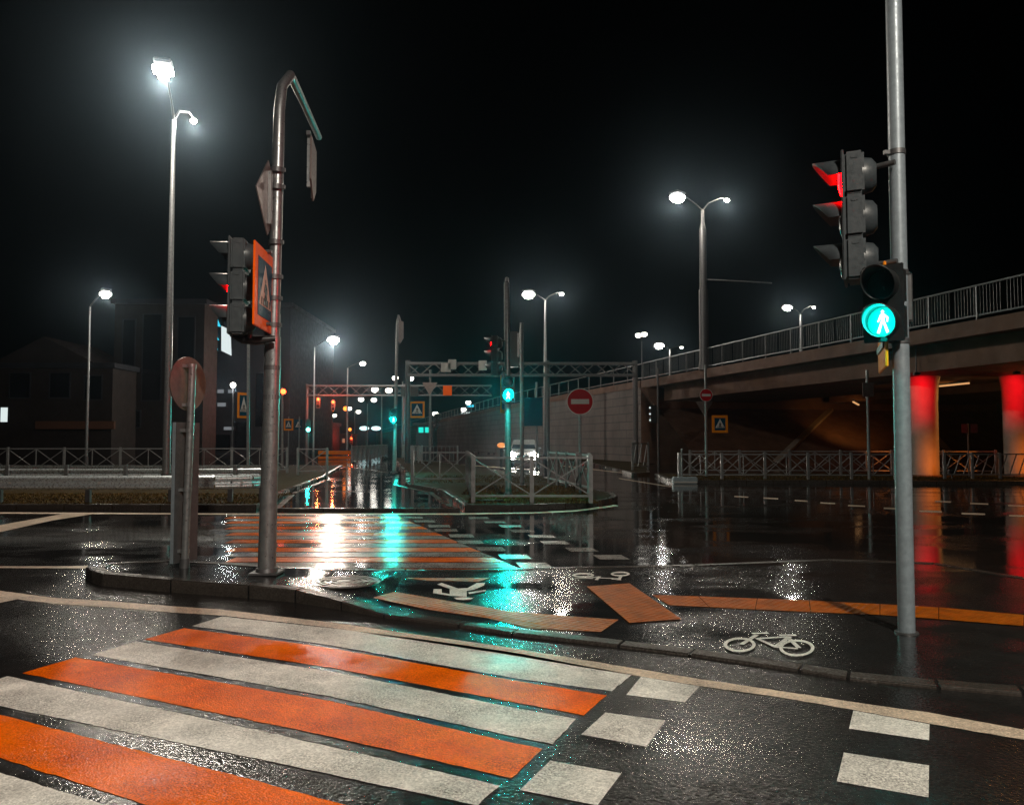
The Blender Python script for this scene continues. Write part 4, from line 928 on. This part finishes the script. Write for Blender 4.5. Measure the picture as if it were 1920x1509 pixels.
p = A(940, 833, 44); o = thing('warning_post', 'dark post with an amber warning light left of the white car', 'post', (p.x, 44, 0)); MB().bbox((0, 0, .55), (.16, .12, 1.1), .03).build('post', M['black'], o); MB().ell((0, 0, p.z - .05), (.24, .15, .15), 12, 8).build('amber_light', emit('dull_amber_lit', (1, .33, .08), .9), o); MB().bbox((-.05, .07, .75), (.5, .05, .55), .02).build('panel', M['sign_back'], o)

# ------------------------------------------------------------------ buildings on the left and far away
def building(name, label, px0, px1, yt, D, depth, mat, windows=(), wm='glass', extra=None, zpar=.4):
    a = A(px0, yt, D); b = A(px1, yt, D); o = thing(name, label, 'building', ((a.x + b.x) / 2, D, 0)); W = b.x - a.x; H = a.z; x0 = -W / 2
    MB().box((0, depth / 2, H / 2), (W, depth, H)).build('wall', M[mat], o)
    MB().box((0, depth / 2, H + zpar / 2), (W + .5, depth + .5, zpar)).build('roof', M['facade2'], o)
    for wx0, wy0, wx1, wy1, m_ in windows:
        p = A(wx0, wy0, D); q = A(wx1, wy1, D); cx = (p.x + q.x) / 2 - o.location.x; cz = (p.z + q.z) / 2; w_, h_ = q.x - p.x, p.z - q.z
        f = MB().box((cx, -.03, cz + h_ / 2 + .05), (w_ + .2, .1, .1)).box((cx, -.03, cz - h_ / 2 - .05), (w_ + .2, .1, .1)).box((cx - w_ / 2 - .05, -.03, cz), (.1, .1, h_)).box((cx + w_ / 2 + .05, -.03, cz), (.1, .1, h_)).build('window', M['facade2'], o)
        MB().box((cx, -.02, cz), (w_, .03, h_)).build('pane', M[m_], f)
    return o
o1 = building('brick_building', 'tall dark brown building with long dark windows at far left', 216, 384, 570, 66, 3, 'facade', [(270, 590, 300, 750, 'glass'), (335, 595, 362, 742, 'glass'), (190 + 40, 770, 262, 800, 'glass'), (232, 600, 250, 750, 'glass')])
o2 = building('low_building', 'low dark house with a gable, leftmost behind the fence', -160, 212, 690, 62, 12, 'facade', [(20, 700, 55, 745, 'glass'), (95, 700, 130, 745, 'glass'), (160, 705, 190, 748, 'glass'), (2, 764, 15, 791, 'white_sign')])
p = A(85, 690, 62) ; MB().prism([(-4.0, 0), (4.0, 0), (0, 2.1)], 0, 8, Matrix.Translation((p.x - o2.location.x, -.3, p.z + .4))).build('gable', M['facade'], o2)
p = A(142, 797, 61.8); MB().box((p.x - o2.location.x, -.25, p.z), (6.2, .25, .62)).build('fascia_band', simple('rusty_band', (.12, .05, .025), .6), o2)
o3 = building('shopping_centre', 'dark shopping centre with cyan lit signs behind the hooked pole', 396, 545, 575, 82, 20, 'facade2',
    [(408, 730, 420, 737, 'pale_window'), (428, 730, 440, 737, 'pale_window'), (408, 755, 424, 762, 'pale_window'), (448, 752, 466, 757, 'pale_window'), (420, 800, 440, 806, 'pale_window'), (405, 815, 432, 845, 'glass'), (440, 790, 470, 840, 'glass'), (480, 700, 500, 800, 'glass')])
o = thing('shop_sign', 'tall white glowing sign on the dark shopping centre', 'sign', A(425, 638, 81)); MB().prism([(-.55, 1.5), (.35, 1.1), (.5, -1.6), (-.5, -1.1)], -.1, .1).build('sign_face', M['white_sign'], o); MB().box((0, .25, 0), (.7, .3, 2.0)).build('backing', M['black'], o)
o = thing('shop_sign', 'broken cyan glowing letters left of the white glowing sign', 'sign', A(407, 622, 81))
for dx, dz, w_, h_ in ((0, 1.0, .75, .95), (-.1, -.15, .3, .4), (-.05, -.6, .55, .55), (-.1, -1.5, .4, .8)): MB().prism([(dx - w_ / 2, dz + h_ / 2), (dx, dz + h_ / 2 * .8), (dx + w_ / 2, dz - h_ / 2), (dx, dz - h_ / 2 * .9)], -.05, .05).build('letter', M['cyan_sign'], o)
MB().box((0, .2, -.2), (1.0, .2, 3.6)).build('backing', M['black'], o)
p = A(437, 722, 60); o = thing('wall_lamp_post', 'lamp with a white glow before the shopping centre', 'lamp', (p.x, 60, 0)); MB().cyl((0, 0, 0), (0, 0, p.z), .06, .05, 8).build('pole', M['galv_dark'], o); MB().ell((0, 0, p.z), (.22, .22, .22), 12, 8).build('lamp_glass', M['lamp_glass_far'], o); lamp('lamp_light', (0, -.3, p.z - .1), COOL, 160, .15, o)
# kiosk, canopy, far shops
building('kiosk', 'flat-roofed kiosk with orange lit windows beyond the far path', 588, 620, 798, 115, 6, 'facade', [(598, 803, 610, 822, 'warm_window'), (612, 803, 617, 814, 'warm_window')], zpar=.5)
building('far_block', 'low dark block behind the parked row at the far road', 622, 655, 816, 125, 6, 'facade2', [(642, 822, 647, 830, 'warm_window'), (630, 812 + 8, 634, 828, 'pale_window')], zpar=.3)
for x, lab in ((683, 'left of the two pale glowing canopies at the end of the road'), (705, 'right of the two pale glowing canopies at the end of the road')):
    p = A(x, 803, 180); o = thing('lit_canopy', lab, 'canopy', (p.x, 180, 0), 0, 'glowing canopies at the end of the road'); MB().ell((0, 0, p.z), (1.15, .8, .5), 14, 8).build('lamp_panel', M['canopy_light'], o)
    MB().box((0, 1.2, p.z + .6), (2.6, 1.2, .3)).build('roof', M['facade2'], o); MB().cyl((0, 1.2, 0), (0, 1.2, p.z + .5), .1, None, 8).build('post', M['galv_dark'], o)
p = A(882, 761, 165); o = thing('shop_sign', 'small cyan glowing sign beyond the ramp top', 'sign', p); MB().bbox((0, 0, 0), (1.5, .2, .5), .08).build('sign_face', M['cyan_sign'], o); MB().cyl((0, .2, -6), (0, .2, -.2), .1, None, 8).build('post', M['galv_dark'], o)
p = A(873, 774, 165); o = thing('shop_sign', 'row of pale glowing dashes beyond the ramp top', 'sign', p)
for k in range(4): MB().bbox((-.75 + k * .5, 0, 0), (.3, .15, .45), .05).build('letter', M['white_sign'], o)
MB().cyl((0, .2, -6), (0, .2, -.2), .1, None, 8).build('post', M['galv_dark'], o)
p = A(792, 805, 100); building('site_hut', 'teal-lit hut below the yellow framed crossing sign', 780, 812, 797, 72, 4, 'facade2', [(785, 801, 794, 811, 'teal_lens'), (797, 801, 806, 811, 'teal_lens')], zpar=.2)
# orange boards that put the reflected light on the far fence into colour
p = A(628, 856, 62); o = thing('fence_reflection_boards', 'low orange boards painted in for the orange reflection on the far fence', 'barrier', (p.x, 62, 0), R(8)); MB().bbox((0, 0, .55), (2.6, .2, .3), .03).bbox((0, 0, .15), (2.6, .2, .22), .03).build('board', M['fluo_red'], o)
for sx in (-1.2, 1.2): MB().bbox((sx, .14, .38), (.1, .07, .76), .01).build('leg', M['galv_dark'], o)

# ------------------------------------------------------------------ haze, sky
m, nt, b = nmat('night_haze'); nt.nodes.remove(b)
pv = N(nt, 'ShaderNodeVolumePrincipled'); pv.inputs['Color'].default_value = (.56, .80, 1.0, 1); pv.inputs['Density'].default_value = .0005; pv.inputs['Anisotropy'].default_value = .93
m.cycles.volume_sampling = 'EQUIANGULAR'; m.cycles.homogeneous_volume = True
nt.links.new(pv.outputs[0], nt.nodes['Material Output'].inputs['Volume'])
hz_o = MB().box((0, 180, 14), (660, 500, 30)).build('haze', m); hz_o['kind'] = 'stuff'; hz_o['label'] = 'thin night mist in the air'
w = bpy.data.worlds.new('World'); scene.world = w; w.use_nodes = True; nt = w.node_tree
sky = N(nt, 'ShaderNodeTexSky', sky_type='NISHITA'); sky.sun_disc = False; sky.sun_elevation = R(-6); sky.sun_rotation = R(200)
bg = nt.nodes['Background']; nt.links.new(sky.outputs[0], bg.inputs[0]); bg.inputs[1].default_value = .05
vs_ = scene.view_settings; vs_.view_transform = 'Standard'; vs_.look = 'None'; vs_.exposure = 0; vs_.gamma = 1
cy = scene.cycles
cy.max_bounces = 6; cy.diffuse_bounces = 2; cy.glossy_bounces = 4; cy.volume_bounces = 0; cy.transmission_bounces = 2
cy.use_denoising = True; cy.denoising_prefilter = 'NONE'; cy.sample_clamp_indirect = 3; cy.sample_clamp_direct = 0; cy.caustics_reflective = False
cy.volume_step_rate = 4; cy.use_adaptive_sampling = False
